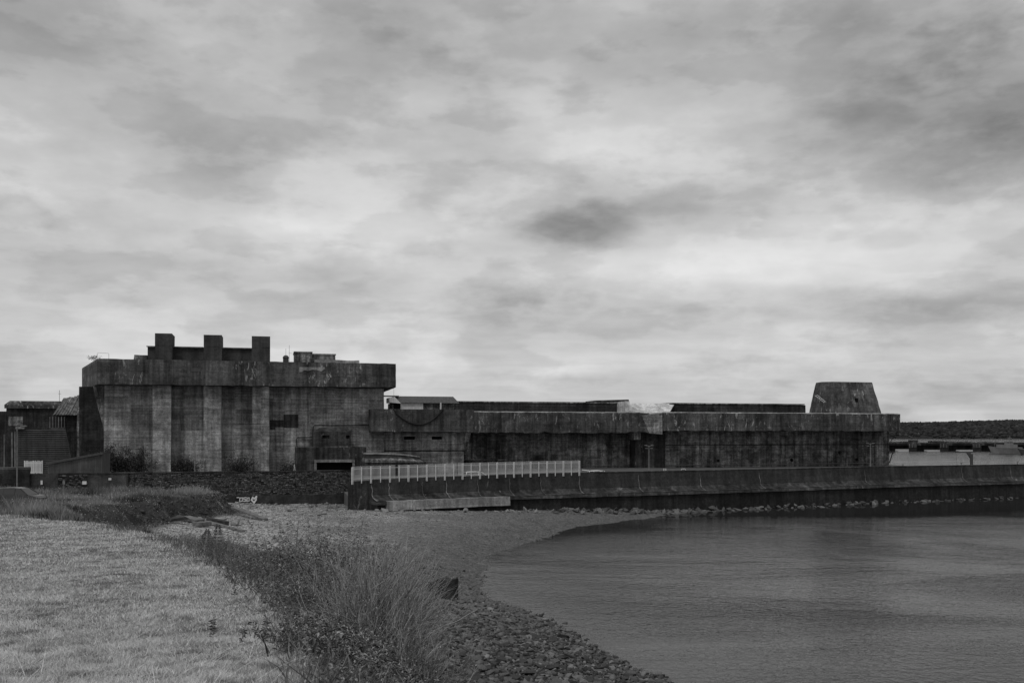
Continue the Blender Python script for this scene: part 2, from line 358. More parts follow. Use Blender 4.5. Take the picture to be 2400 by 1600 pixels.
# ================================================================== terrain
UP_Y = np.array([-20, 0, 5, 10, 16.5, 23, 33, 45, 59, 70, 85, 97, 130.])
UP_Z = np.array([9.2, 8.4, 8.0, 7.5, 6.8, 6.4, 5.9, 5.7, 5.4, 5.0, 4.4, 4.2, 4.0])
SHORE = [(1540, 1600), (1480, 1570), (1400, 1520), (1300, 1470), (1230, 1430), (1155, 1405), (1128, 1370), (1130, 1340), (1148, 1310),
         (1200, 1283), (1300, 1250), (1400, 1228), (1500, 1214), (1600, 1203), (1700, 1196)]
pts = [(*world_at(x, y, CH * F / (y - HY)).xy, 0.0) for x, y in SHORE]
pts += [(9, 30, 0), (11.5, 18, 0), (13.5, 6, 0), (15, -8, 0), (17, -20, 0),
        (-19, 119, 1.85), (-28, 116, 1.95), (-12, 113, 1.6), (-26, 80, 2.5), (-20, 85, 2.0), (-10, 85, 1.2), (-6, 100, 1.2), (4, 118, .65),
        (-4.2, 56, .9), (-10, 60, 1.8), (-15, 60, 2.4), (-2, 38, .9), (2, 30, .9), (5, 20, .9), (9, 8, .9), (-26, 66, 2.9), (-29, 86, 2.6), (-28.5, 101, 2.2), (-5, 45, 1.3), (-8, 70, 1.3),
        (-33, 108, 2.6), (-60, 105, 3.5), (-90, 105, 3.5), (-60, 130, 3.2), (-20, 130, 2.0), (-60, 40, 3.5), (-90, 60, 3.5), (14, 132, .5),
        (10, 50, -1.2), (5, 70, -1.0), (6, 85, -1), (15, 100, -1.2), (25, 117, -1), (30, 80, -3), (50, 122, -2.0), (66, 138, -1.5), (30, 40, -3), (60, 60, -4),
        (90, 100, -4), (14, 28, -1.2), (19, 14, -1.2), (40, 10, -4), (90, 165, -1), (28.7, 134, 0), (45, 141, -.25), (60, 147, -.3), (79, 156, -.3), (40, 150, .2),
        (110, 20, -5), (110, 170, -1), (30, -18, -2)]
pts = np.array(pts)
def _k(a, b): return np.sqrt(((a[:, None, :] - b[None, :, :]) ** 2).sum(-1) + 1.5)
_A = _k(pts[:, :2], pts[:, :2]); _n = len(pts)
_P = np.c_[np.ones(_n), pts[:, :2]]
_S = np.block([[_A, _P], [_P.T, np.zeros((3, 3))]])
_w = np.linalg.solve(_S, np.r_[pts[:, 2], 0, 0, 0])
def beach_z(q):
    out = np.empty(len(q))
    for i in range(0, len(q), 20000):
        c = q[i:i + 20000]; out[i:i + 20000] = _k(c, pts[:, :2]) @ _w[:_n] + np.c_[np.ones(len(c)), c] @ _w[_n:]
    return out
BANK = np.array([(9, -22), (6.5, -10), (4.6, 0), (1.6, 10), (-.3, 18), (-3.0, 28), (-7.8, 38), (-15.6, 48), (-22.5, 56), (-27.6, 64), (-29.8, 72), (-30.2, 85),
                 (-29.8, 95), (-29.0, 101.5), (-31, 104), (-45, 104.6), (-60, 104), (-140, 103.)])
def vnoise(p, seed=0):
    """smooth 2-D value noise in 0..1"""
    i = np.floor(p).astype(np.int64); f = p - i; f = f * f * (3 - 2 * f)
    def h(a, b): 
        x = np.sin(a * 127.1 + b * 311.7 + seed * 74.7) * 43758.5453
        return x - np.floor(x)
    a = h(i[:, 0], i[:, 1]); b = h(i[:, 0] + 1, i[:, 1]); c = h(i[:, 0], i[:, 1] + 1); d_ = h(i[:, 0] + 1, i[:, 1] + 1)
    return (a * (1 - f[:, 0]) + b * f[:, 0]) * (1 - f[:, 1]) + (c * (1 - f[:, 0]) + d_ * f[:, 0]) * f[:, 1]
def fbm(p, seed=0, oct=4):
    s = 0; a = .5
    for o in range(oct): s = s + a * vnoise(p * 2 ** o, seed + o); a *= .5
    return s / (1 - .5 ** oct)
def bank_sd(q):
    """signed distance to the bank's mid line, positive on the upland side"""
    best = np.full(len(q), 1e9); sg = np.ones(len(q))
    for a, b in zip(BANK[:-1], BANK[1:]):
        ab = b - a; t = np.clip(((q - a) @ ab) / (ab @ ab), 0, 1); c = a + t[:, None] * ab
        dd = np.hypot(*(q - c).T); side = ab[0] * (q[:, 1] - a[1]) - ab[1] * (q[:, 0] - a[0])
        m = dd < best; best[m] = dd[m]; sg[m] = np.sign(side[m])
    return best * sg
def ground_z(q):
    q = np.asarray(q, float); sd_ = bank_sd(q) + (fbm(q * .45, 5) - .5) * np.interp(q[:, 1], [0, 50, 65], [.8, 1.2, 2.2])
    hw = np.interp(q[:, 1], [0, 40, 55, 64, 200], [3.6, 3.4, 2.6, 1.1, .9])
    t = np.clip(sd_ / (2 * hw) + .5, 0, 1); t = t * t * (3 - 2 * t)
    up = np.interp(q[:, 1], UP_Y, UP_Z) + (fbm(q * .22, 9) - .5) * .22 + (fbm(q * 1.3, 3, 2) - .5) * .07
    lo = beach_z(q) + (fbm(q * .5, 2) - .5) * .16 + (fbm(q * .12, 8) - .5) * .22
    return lo * (1 - t) + up * t
LE_X = np.array([-90, -45, -30, -22, -16.9, -9.9, -5.6, -3.6, -2.2, 0.6, 2.4, 5])
LE_Y = np.array([80, 66, 58.5, 51, 45, 33, 23, 16.5, 10, 0, -8, -22.])
def lawn_d(q):                                           # >0 inside the lawn (metres, roughly)
    return (np.interp(q[:, 0], LE_X, LE_Y) - q[:, 1]) * .5 + (fbm(q * .35, 21) - .5) * 1.6
gx = np.concatenate([np.linspace(-140, -45, 60, endpoint=False), np.linspace(-45, 30, 260, endpoint=False), np.linspace(30, 110, 70)])
gy = np.concatenate([np.linspace(-22, 4, 40, endpoint=False), np.linspace(4, 128, 420, endpoint=False), np.linspace(128, 176, 50)])
GX, GY = np.meshgrid(gx, gy); gq = np.c_[GX.ravel(), GY.ravel()]; gz = ground_z(gq)
nx_, ny_ = len(gx), len(gy)
ii, jj = np.meshgrid(np.arange(nx_ - 1), np.arange(ny_ - 1)); b0 = (jj * nx_ + ii).ravel()
gfaces = np.c_[b0, b0 + 1, b0 + 1 + nx_, b0 + nx_]
sdv = bank_sd(gq)
lawnv = np.clip(lawn_d(gq) / 1.5 + .5, 0, 1)
bankv = np.clip((sdv + np.interp(gq[:, 1], [0, 50, 65], [3.4, 2.8, 2.4])) / 1.0, 0, 1)
def ground_material():
    m, N, b = mat_base('shore_ground', 0.95, 0.15)
    pos = N.new('ShaderNodeNewGeometry').outputs['Position']
    s = N.new('ShaderNodeSeparateXYZ'); N.l.new(pos, s.inputs[0]); z = s.outputs[2]
    lawn = N.new('ShaderNodeAttribute', attribute_name='lawn').outputs['Fac']
    bank = N.new('ShaderNodeAttribute', attribute_name='bank').outputs['Fac']
    n1 = N.noise(pos, 0.12, 5, .6); n2 = N.noise(pos, 1.0, 5, .65); n3 = N.noise(pos, 5.0, 4, .7)
    vor = N.new('ShaderNodeTexVoronoi'); vor.inputs['Scale'].default_value = 5.5; N.l.new(pos, vor.inputs['Vector'])
    cs = N.new('ShaderNodeSeparateColor'); N.l.new(vor.outputs['Color'], cs.inputs[0])
    vor2 = N.new('ShaderNodeTexVoronoi'); vor2.inputs['Scale'].default_value = 2.4; N.l.new(pos, vor2.inputs['Vector'])
    cs2 = N.new('ShaderNodeSeparateColor'); N.l.new(vor2.outputs['Color'], cs2.inputs[0])
    # shingle: pale and dry up the beach, dark where the tide wets it
    peb = N.m('MULTIPLY', N.mr(cs.outputs[0], 0, 1, .65, 1.35), N.mr(cs2.outputs[0], 0, 1, .85, 1.15))
    wet = N.mr(N.m('ADD', z, N.m('MULTIPLY', N.m('SUBTRACT', n1, .5), 1.6)), .25, 1.7, 0.62, 1.0, True)
    dry = N.mr(N.m('ADD', z, N.m('MULTIPLY', N.m('SUBTRACT', n1, .5), 2.5)), 1.2, 2.3, 0.17, 0.34, True)
    gravel = N.m('MULTIPLY', N.m('MULTIPLY', N.m('MULTIPLY', dry, wet), peb), N.mr(n2, .3, .7, .72, 1.28))
    soil = N.m('MULTIPLY', 0.04, N.mr(n2, .3, .7, .4, 1.6))
    grass = N.m('MULTIPLY', 0.13, N.m('MULTIPLY', N.mr(n2, .3, .7, .6, 1.4), N.mr(n3, .3, .7, .6, 1.4)))
    v = N.mix(bank, gravel, soil); v = N.mix(lawn, v, grass)
    N.l.new(N.grey(v), b.inputs['Base Color'])
    h = N.m('ADD', N.m('MULTIPLY', N.m('SUBTRACT', 1.0, vor.outputs['Distance']), .5), N.m('ADD', n3, N.m('MULTIPLY', N.m('SUBTRACT', 1.0, vor2.outputs['Distance']), .8)))
    bump(N, b, h, 0.12, 1.0)
    return m
ground = mesh_np('ground', np.c_[gq, gz], gfaces, ground_material(), smooth=True)
for nm, arr in (('lawn', lawnv), ('bank', bankv)):
    at = ground.data.attributes.new(nm, 'FLOAT', 'POINT'); at.data.foreach_set('value', arr.astype(np.float32))
tag(ground, kind='structure')
# ================================================================== water
wx = np.concatenate([[-9000, -3000, -800, -200], np.linspace(-12, 110, 200), [160, 260, 500, 1200, 3500, 9000]])
wy = np.concatenate([[-2000, -300, -60], np.linspace(-20, 172, 260), [190, 230, 320, 500, 900, 2000, 5000, 14000]])
WX, WY = np.meshgrid(wx, wy); wq = np.c_[WX.ravel(), WY.ravel()]
inside = (wq[:, 0] > -140) & (wq[:, 0] < 110) & (wq[:, 1] > -22) & (wq[:, 1] < 176)
depth = np.full(len(wq), 12.0); depth[inside] = np.clip(-ground_z(wq[inside]), 0, 12)
iw, jw = np.meshgrid(np.arange(len(wx) - 1), np.arange(len(wy) - 1)); b0 = (jw * len(wx) + iw).ravel()
def water_material():
    m = bpy.data.materials.new('sea_water'); m.use_nodes = True; N = NT(m.node_tree); N.n.clear()
    pos = N.new('ShaderNodeNewGeometry').outputs['Position']
    dep = N.new('ShaderNodeAttribute', attribute_name='depth').outputs['Fac']
    patch = N.noise(N.v('MULTIPLY', pos, (0.03, 0.05, 0)), 1.0, 4, .55, .6)      # ruffled and slack water
    shel = N.new('ShaderNodeAttribute', attribute_name='open').outputs['Fac']
    w1 = N.noise(N.v('MULTIPLY', pos, (0.8, 0.85, 0)), 1.0, 4, .62, .3)
    w2 = N.noise(N.v('MULTIPLY', pos, (2.4, 2.2, 0)), 1.0, 3, .65, .2)
    w3 = N.noise(N.v('MULTIPLY', pos, (0.2, 0.30, 0)), 1.0, 3, .55, .3)
    amp = N.m('MULTIPLY', N.mr(patch, .40, .64, .6, 1.7, True), N.mr(dep, .1, 1.0, .5, 1.0))
    h = N.m('ADD', N.m('ADD', N.m('MULTIPLY', w1, .05), N.m('MULTIPLY', w2, .05)), N.m('MULTIPLY', w3, .03))
    h = N.m('MULTIPLY', N.m('MULTIPLY', h, amp), N.mr(N.m('ADD', shel, N.m('MULTIPLY', N.m('SUBTRACT', patch, .5), .35)), .38, .52, .035, 1.0, True))
    bp = N.new('ShaderNodeBump'); bp.inputs['Distance'].default_value = 1.0; bp.inputs['Strength'].default_value = 1.0; N.l.new(h, bp.inputs['Height'])
    gl = N.new('ShaderNodeBsdfGlossy'); gl.inputs['Roughness'].default_value = .06; N.l.new(bp.outputs[0], gl.inputs['Normal']); gl.inputs['Color'].default_value = (.72, .72, .72, 1)
    body = N.new('ShaderNodeBsdfDiffuse'); body.inputs['Color'].default_value = (.026, .026, .026, 1)
    tr = N.new('ShaderNodeBsdfTransparent'); tr.inputs['Color'].default_value = (.8, .8, .8, 1)
    op = N.m('SUBTRACT', 1.0, N.m('EXPONENT', N.m('MULTIPLY', dep, -22.0)))
    mb_ = N.new('ShaderNodeMixShader'); N.l.new(op, mb_.inputs[0]); N.l.new(tr.outputs[0], mb_.inputs[1]); N.l.new(body.outputs[0], mb_.inputs[2])
    fr = N.new('ShaderNodeFresnel'); fr.inputs['IOR'].default_value = 1.333; N.l.new(bp.outputs[0], fr.inputs['Normal'])
    mx = N.new('ShaderNodeMixShader'); N.l.new(fr.outputs[0], mx.inputs[0]); N.l.new(mb_.outputs[0], mx.inputs[1]); N.l.new(gl.outputs[0], mx.inputs[2])
    out = N.new('ShaderNodeOutputMaterial'); N.l.new(mx.outputs[0], out.inputs[0])
    return m
water = mesh_np('water', np.c_[wq, np.zeros(len(wq))], np.c_[b0, b0 + 1, b0 + 1 + len(wx), b0 + len(wx)], water_material())
at = water.data.attributes.new('depth', 'FLOAT', 'POINT'); at.data.foreach_set('value', depth.astype(np.float32)); tag(water, kind='structure')
# ripples die away in the lee of the wall
_sw = np.array([(-12, 112), (-1, 119.2), (8.5, 127), (18.6, 131.4), (29.2, 136.3), (41.7, 143.2), (55.5, 150.6), (69, 156.8), (84, 163), (98, 169), (123, 179.)])
dwl = np.interp(wq[:, 0], _sw[:, 0], _sw[:, 1]) - wq[:, 1]; opn = np.where((dwl < 0) | (wq[:, 0] > 140), 1.0, np.clip(dwl / np.interp(wq[:, 0], [0, 28, 60, 84], [16, 31, 58, 95]), 0, 1))
at = water.data.attributes.new('open', 'FLOAT', 'POINT'); at.data.foreach_set('value', opn.astype(np.float32))
# ================================================================== seawall (plan line of its top front edge)
SW = [(822, 110.6, 5.0), (850, 111.6, 5.05), (970, 115.3, 5.12), (1100, 119.2, 5.21), (1230, 123.2, 5.28), (1357, 127.0, 5.32), (1530, 131.4, 5.33), (1700, 136.3, 5.33), (1880, 143.2, 5.33),
      (2060, 150.6, 5.33), (2230, 156.8, 5.33), (2400, 163.0, 5.33), (2560, 169.2, 5.33), (2800, 179.5, 5.33)]
SWP = [Vector(((x - HX) / F * Y, Y, z)) for x, Y, z in SW]
def sw_dense(step=1.0):
    out = []
    for a, b in zip(SWP[:-1], SWP[1:]):
        n = max(1, int((b - a).length / step))
        out += [a.lerp(b, i / n) for i in range(n)]
    return out + [SWP[-1]]
LINE = sw_dense()
def sw_normal(i):
    t = (LINE[min(i + 1, len(LINE) - 1)] - LINE[max(i - 1, 0)]); t.z = 0; t.normalize()
    return Vector((t.y, -t.x, 0))
def sweep(name, prof, mat, parent, i0=0, i1=None, jit=0.02):
    """extrude a profile of (outward, z relative to top or absolute 'a') along the wall line"""
    mb = MB(); i1 = len(LINE) - 1 if i1 is None else i1; rings = []
    for i in range(i0, i1 + 1):
        p = LINE[i]; n = sw_normal(i); r = []
        for off_, z in prof:
            q = p + n * (off_ + random.uniform(-jit, jit)); r.append((q.x, q.y, (p.z + z if -0.9 < z < 0.5 else z) + random.uniform(-jit, jit)))
        rings.append(r)
    mb.loft(rings); return mb.build(name, M[mat], parent)
seawall = empty('seawall', SWP[0].xy.to_3d(), 0, 'long dark concrete seawall with a flared foot curving above the water', 'wall')
def on(parent, o): o.matrix_parent_inverse = parent.matrix_basis.inverted(); return o
on(seawall, sweep('parapet', [(-.55, 0.0), (0, 0.0), (0.10, 4.2), (.26, 3.35), (-.55, 3.3)], 'seawall', seawall, 2))
on(seawall, sweep('flared_foot', [(-.3, 3.4), (.26, 3.34), (.55, 3.05), (1.05, 2.82), (1.5, 2.68), (-.3, 2.62)], 'flare', seawall, 2, jit=.03))
on(seawall, sweep('ledge', [(-.3, 2.64), (1.62, 2.62), (1.64, 2.28), (-.3, 2.25)], 'ledge', seawall, 2, jit=.025))
on(seawall, sweep('tidal_base', [(-.4, 2.26), (1.35, 2.26), (1.55, -1.6), (-.4, -1.6)], 'seabase', seawall, 2, jit=.05))
cap_ = sweep('coping', [(-.58, 0.06), (.05, 0.06), (.05, -.03), (-.58, -.03)], 'ledge', seawall, 30, jit=.006); on(seawall, cap_)
# start block where the stone wall ends
e = len([p for p in LINE if p.x < SWP[1].x + .6])
on(seawall, sweep('end_block', [(-.6, -.1), (-.05, -.1), (.0, 3.2), (.0, 1.5), (-.6, 1.5)], 'flare', seawall, 0, 2))
pl_ = MB()                                               # pale new footing in front of the ledge
rings = []
idx = [i for i, p in enumerate(LINE) if -15.7 < p.x < -.4]
for i in idx:
    p = LINE[i]; n = sw_normal(i); rings.append([tuple((p + n * o_).xy) + (z,) for o_, z in ((1.3, 2.72), (2.05, 2.70), (2.12, 1.66), (1.3, 1.64))])
rings = [[(x, y, z + random.uniform(-.02, .02)) for x, y, z in r] for r in rings]
on(seawall, pl_.loft(rings).build('pale_footing', M['pale'], seawall))
for xj, w0 in ((868, .10), (905, .10), (1045, .12), (1200, .08), (1357, .16), (1500, .10), (1645, .10), (1782, .12), (2028, .12), (2255, .08), (2365, .07), (1110, .06), (985, .06), (1270, .06)):
    i = min(range(len(LINE)), key=lambda k: abs(LINE[k].x / LINE[k].y * F + HX - xj)); p = LINE[i]; n = sw_normal(i); t = Vector((-n.y, n.x, 0)); rr = []
    for o_, z_, k_ in ((.035, p.z - .45, .3), (.10, 4.3, .7), (.135, 4.2, .9), (.215, 3.8, .7), (.30, 3.36, 1), (.60, 3.06, .9), (1.09, 2.84, 1.2), (1.5, 2.72, .8)):
        j_ = t * (-(p.z - z_) * .03 + random.uniform(-.07, .07)); a_ = p + n * o_ + j_; w_ = w0 * k_ * .55
        rr.append([tuple((a_ - t * w_).xy) + (z_,), tuple((a_ + t * w_).xy) + (z_,), tuple((a_ + t * w_ + n * .02).xy) + (z_ + .01,), tuple((a_ - t * w_ + n * .02).xy) + (z_ + .01,)])
    on(seawall, MB().loft(rr).build('lime_streak', M['lime'], seawall))
# quay behind the wall
quay = MB()
qp = [(p.x, p.y) for p in [LINE[i] - sw_normal(i) * .5 for i in range(0, len(LINE), 4)]]
back = [(120, 190), (bw_(bu(2075, 199) + 4, 196)), (bw_(bu(2075, 199) + 4, 300)), (-160, 300), (-160, 112), (-50, 110.5), (-20.5, 121.0)]
quay.prism(qp + back, -2.0, 3.3)
tag(quay.build('quay', M['quay']), kind='structure')
# ================================================================== far hill and its wood
hx = np.linspace(700, 4200, 300); hy = np.linspace(3900, 5200, 40)
HXX, HYY = np.meshgrid(hx, hy); q = np.c_[HXX.ravel(), HYY.ravel()]
rise = np.clip((q[:, 1] - 3900) / 420, 0, 1) ** .7
topz = np.interp(q[:, 0] / 4000 * F + HX, [1500, 2100, 2250, 2400, 2700, 3600], [44, 62, 64, 71, 84, 60])
hz = rise * topz * (.93 + .14 * fbm(q / 260, 4)) + rise * (fbm(q / 42, 6) - .5) * 9 - .5
iq, jq = np.meshgrid(np.arange(299), np.arange(39)); b0 = (jq * 300 + iq).ravel()
hillo = mesh_np('hill', np.c_[q, hz], np.c_[b0, b0 + 1, b0 + 301, b0 + 300], M['wood'], val=np.full(len(q), .3)); tag(hillo, kind='structure')
ico_v = None
def ico():
    bm = bmesh.new(); bmesh.ops.create_icosphere(bm, subdivisions=1, radius=1)
    v = np.array([p.co[:] for p in bm.verts]); f = np.array([[l.index for l in t.verts] for t in bm.faces]); bm.free(); return v, f
def ico12():
    v, f = ico(); return v, f
IV, IF = ico()
def blobs_mesh(name, cen, rad, mat, parent=None, val=None, squash=.8, jit=.25):
    n = len(cen); vv = IV[None] * rad[:, None, None] * np.array([1, 1, squash]); vv = vv * (1 + rng.uniform(-jit, jit, (n, len(IV), 1))) + cen[:, None]
    ff = IF[None] + (np.arange(n) * len(IV))[:, None, None]
    return mesh_np(name, vv.reshape(-1, 3), ff.reshape(-1, 3), mat, parent, None if val is None else np.repeat(val, len(IV)))
n = 5200; cx = rng.uniform(1250, 3200, n); cy = 3900 + 520 * rng.random(n) ** .8
tz = np.clip((cy - 3900) / 420, 0, 1) ** .7 * np.interp(cx / 4000 * F + HX, [1500, 2100, 2250, 2400, 2700, 3600], [44, 62, 64, 71, 84, 60]) * .98
wd = blobs_mesh('woodland', np.c_[cx, cy, tz + 1], rng.uniform(5, 10.5, n), M['wood'], None, np.clip(rng.normal(.45, .22, n), 0, 1))
tag(wd, 'dark wooded hillside along the far shore of the bay', 'woodland', kind='stuff')
# ================================================================== tall blockhouse on the left
VP, VW, VF = 176.6, 180.6, 177.6
ZT, ZB, QZ = 22.79, 18.55, 3.3
uL, uR = bu(228, VP), bu(928, VP); wL, wR = bu(243, VW), bu(900, VW)
B = Frame('blockhouse', wL, VW, QZ, 'tall concrete blockhouse with heavy overhanging parapet and three pillars', 'bunker')
mb = MB(); mb.gbox(wL, wR, VW, VW + 40, QZ, ZB, 1.6, .03); B.part('wall', 'wall', mb)
mb = MB(); mb.gbox(uL, uR, VP, VP + 3, ZB, ZT, 1.0, .035, .05)
mb.gbox(uL + .2, uR - .02, VP + 3, VP + 44, ZB + .02, ZT - .35, 4, .03); par = B.part('parapet', 'parapet', mb)
# angled left flank of the parapet
kx = world_at(192, 862, 188.5); lu = kx.x * cA + kx.y * sA; lv = -kx.x * sA + kx.y * cA
mb = MB(); ring = [(uL - .02, VP + .05), (uL - .02, VP + 30), (lu, VP + 30), (lu, lv)]
n_ = 9; fl = [(uL + (lu - uL) * i / n_, VP + (lv - VP) * i / n_ + random.uniform(-.05, .05)) for i in range(n_, -1, -1)]
mb.prism([(uL - .02, VP + 30)] + [(lu, VP + 30)] + fl, ZB, ZT - .02); B.part('flank_parapet', 'parapet', mb)
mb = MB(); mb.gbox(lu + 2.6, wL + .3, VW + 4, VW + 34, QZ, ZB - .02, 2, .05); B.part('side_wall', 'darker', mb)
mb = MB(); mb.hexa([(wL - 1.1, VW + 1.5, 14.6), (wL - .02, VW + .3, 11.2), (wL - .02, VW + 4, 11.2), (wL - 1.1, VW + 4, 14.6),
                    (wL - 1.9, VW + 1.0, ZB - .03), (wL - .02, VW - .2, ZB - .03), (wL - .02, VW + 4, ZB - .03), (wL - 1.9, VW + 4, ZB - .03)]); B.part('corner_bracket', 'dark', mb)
for x0, x1 in ((357.5, 400.5), (477, 519), (591.5, 631)):
    mb = MB(); mb.gbox(bu(x0, VF), bu(x1, VF), VF, VW, QZ, ZB - .03, 1.0, .03); B.part('pillar', 'pillar', mb)
for x0, x1, yt in ((363, 403, 781), (477.5, 520, 784.5), (590, 633, 788)):
    V = VP + 1.6; mb = MB(); mb.gbox(bu(x0, V), bu(x1, V), V, V + 5.2, ZT - .3, bz((x0 + x1) / 2, yt, V), 1.4, .02); B.part('roof_block', 'block', mb)
V = VP + 4.2; zt = bz(450, 815, V)
mb = MB(); mb.gbox(bu(346, V), bu(632, V), V, V + 9, ZT - .4, zt, 2, .02); low = B.part('roof_wall', 'block', mb)
for x0, x1 in ((343, 398), (398.6, 475), (520, 556), (556.6, 590)):
    mb = MB(); a, b = bu(x0, V - .3), bu(x1, V - .3); mb.hexa([(a, V - .35, zt + .01), (b, V - .35, zt + .01), (b, V + 9, zt + .5), (a, V + 9, zt + .5), (a, V - .35, zt + .18), (b, V - .35, zt + .18), (b, V + 9, zt + .75), (a, V + 9, zt + .75)])
    B.part('roof_slab', 'pale', mb, low)
V = VP + 7; mb = MB(); mb.gbox(bu(314, V), bu(344, V), V, V + 6, ZT - .4, bz(330, 832, V), 1, .08); B.part('broken_kerb', 'dark', mb)
for x0, x1, yt, v_, m_ in ((690, 731, 826, VP + 9, 'dark'), (731.5, 786, 831, VP + 10.5, 'dark'), (738, 842, 842.5, VP + 7, 'pale')):
    mb = MB(); mb.gbox(bu(x0, v_), bu(x1, v_), v_, v_ + 6, ZT - .4, bz(x0, yt, v_), 1.2, .03); q_ = B.part('roof_hut', m_, mb)
    if m_ == 'dark':
        mb = MB(); mb.box(bu(x0, v_) - .12, bu(x1, v_) + .12, v_ - .12, v_ + 6.1, bz(x0, yt, v_) + .01, bz(x0, yt, v_) + .22); B.part('roof_edge', 'pale', mb, q_)
# patches of repair, formed as shallow plates on the wall and parapet
def plate(frame, name, mat, x0, x1, y0, y1, V, t=.03, parent=None):
    mb = MB(); xm = (x0 + x1) / 2; mb.box(bu(x0, V), bu(x1, V), V - t, V + .02, bz(xm, y1, V), bz(xm, y0, V)); return frame.part(name, mat, mb, parent)
plate(B, 'dark_patch', 'annex', 665, 699, 971, 1002, VW - .04); plate(B, 'dark_patch', 'annex', 632, 664.6, 984, 1000, VW - .04, .025); plate(B, 'dark_patch', 'annex', 632, 645, 1000.5, 1006, VW - .04, .028)
plate(B, 'lighter_patch', 'pillar', 632, 664.5, 972, 983.6, VW - .04, .027)
mb = MB(); V = VP - .03; prof_ = [(702, 860), (702, 872), (708, 871), (713, 867), (722, 869), (734, 866), (748, 868), (752, 871), (757, 867), (761, 865), (761, 860)]
vs = [(bu(x, V), V - t, bz(x, y, V)) for t in (0, .03) for x, y in prof_]; k_ = len(prof_)
mb.add(vs, [tuple(range(k_)), tuple(range(k_, 2 * k_))] + [(i, (i + 1) % k_, k_ + (i + 1) % k_, k_ + i) for i in range(k_)]); B.part('spalled_patch', 'pale', mb)
# entrance annex and gun chamber on its roof
VA = 174.0; aL, aR = bu(693, VA), bu(859, VA); zA = bz(776, 1047.5, VA); oL, oR = bu(742, VA), bu(826, VA); zO = bz(784, 1083, VA)
mb = MB(); mb.gbox(aL, oL, VA, VW, QZ, zO, 1, .03); mb.gbox(oR, aR, VA, VW, QZ, zO, 1, .03); mb.gbox(aL, aR, VA, VW, zO, zA, 1, .03, 0)
mb.box(oL, oR, VA + 4, VW - .3, QZ, zO); an = B.part('entrance_annex', 'annex', mb)
mb = MB(); mb.box(oL - .4, oR + .4, VA - .28, VA + .1, zO + .005, zO + .5); mb.box(oL - .4, oL, VA - .28, VA + .1, QZ, zO); mb.box(oR, oR + .4, VA - .28, VA + .1, QZ, zO); B.part('door_frame', 'pillar', mb, an)
mb = MB(); mb.box(oL + .03, oR - .03, VA + 1.2, VA + 1.35, QZ, zO - .02); B.part('door_void', 'black', mb, an)  # near-black sheet painting the shade inside the entrance opening
gL, gR = bu(735, VA + .5), bu(822, VA + .5); zg0, zg1, zg2 = zA - .02, bz(778, 1011, VA + .5), bz(778, 1001, VA + 1.5); v0 = VA + .5
s1 = (bu(755, v0), bu(772, v0)); s2 = (bu(811, v0), bu(819.5, v0)); sz = (bz(778, 1027, v0), bz(778, 1019.5, v0))
mb = MB()
for a, b in ((gL, s1[0]), (s1[1], s2[0]), (s2[1], gR)): mb.gbox(a, b, v0, VW, sz[0], sz[1], 1, .0)
mb.gbox(gL, gR, v0, VW, zg0, sz[0], 1, .0); mb.gbox(gL, gR, v0, VW, sz[1], zg1, 1, .0)
for a, b in (s1, s2): mb.box(a, b, v0 + .8, VW, sz[0], sz[1])
mb.hexa([(gL, v0, zg1), (gR, v0, zg1), (gR, VW, zg1), (gL, VW, zg1), (gL + 1.3, v0 + 1.6, zg2), (gR - .5, v0 + 1.3, zg2), (gR - .5, VW, zg2), (gL + 1.3, VW, zg2)]); B.part('gun_chamber', 'annex', mb)
mb = MB(); mb.box(gL + 1.5, gR + .2, v0 - .25, v0 + .02, zA + .01, zA + .14); B.part('drip_ledge', 'dark', mb)
mb = MB(); cpts = [(695, 1046), (695, 1028), (698, 1024.5), (731, 1024), (733, 1019), (734, 1000), (737, 996.5), (780, 996.8), (830, 996), (867, 995.5)]
mb.tube([(bu(x, VW - .25), VW - .25, bz(x, y, VW - .25)) for x, y in cpts], .07, 5); B.part('wall_cable', 'cable', mb)
# ================================================================== long submarine bunker
VS, VL, VR, VB = 176.6, 193.6, 190.6, 199.5
LT = 14.74
pL, pR = bu(869, VS), bu(1111, VS)
L = Frame('submarine_bunker', pL, VS, QZ, 'long low concrete submarine bunker with deep overhanging parapet behind the seawall', 'bunker')
mb = MB(); mb.gbox(pL, pR, VS, VS + 20, 10.68, LT, 1.0, .03, .06); pp = L.part('projecting_parapet', 'parapet2', mb)
# wall below it with two firing slits
V = VW - .02; a0, a1 = bu(900.5, V), bu(1087, V)
sl = [(bu(947, V), bu(973, V)), (bu(1012, V), bu(1037, V))]; z0, z1 = bz(990, 1029.5, V), bz(990, 1022.5, V)
mb = MB(); mb.gbox(a0, a1, V, V + 18, QZ, z0, 1.4, .0); mb.gbox(a0, a1, V, V + 18, z1, 10.66, 1.4, .0)
for a, b in ((a0, sl[0][0]), (sl[0][1], sl[1][0]), (sl[1][1], a1)): mb.gbox(a, b, V, V + 18, z0, z1, 2, .0)
wl = L.part('front_wall', 'wall', mb)
for a, b in sl:
    mb = MB(); mb.box(a, b, V + .9, V + 1.2, z0, z1); L.part('firing_slit', 'black', mb, wl)
mb = MB(); mb.gbox(a0, a1 + .1, V - .22, V - .01, bz(990, 1057, V), bz(990, 1054.6, V), .8, .05); L.part('string_course', 'darker', mb, wl)
mb = MB(); mb.hexa([(a1 + .02, V + .4, 6.6), (a1 + .5, V + .4, 6.6), (a1 + .9, VB, 6.2), (a1 + .02, VB, 6.2), (a1 + .02, V - 1.6, 10.64), (pR - .1, V - 1.6, 10.64), (pR - .1, VB, 10.64), (a1 + .02, VB, 10.64)]); L.part('corner_bracket', 'dark', mb)
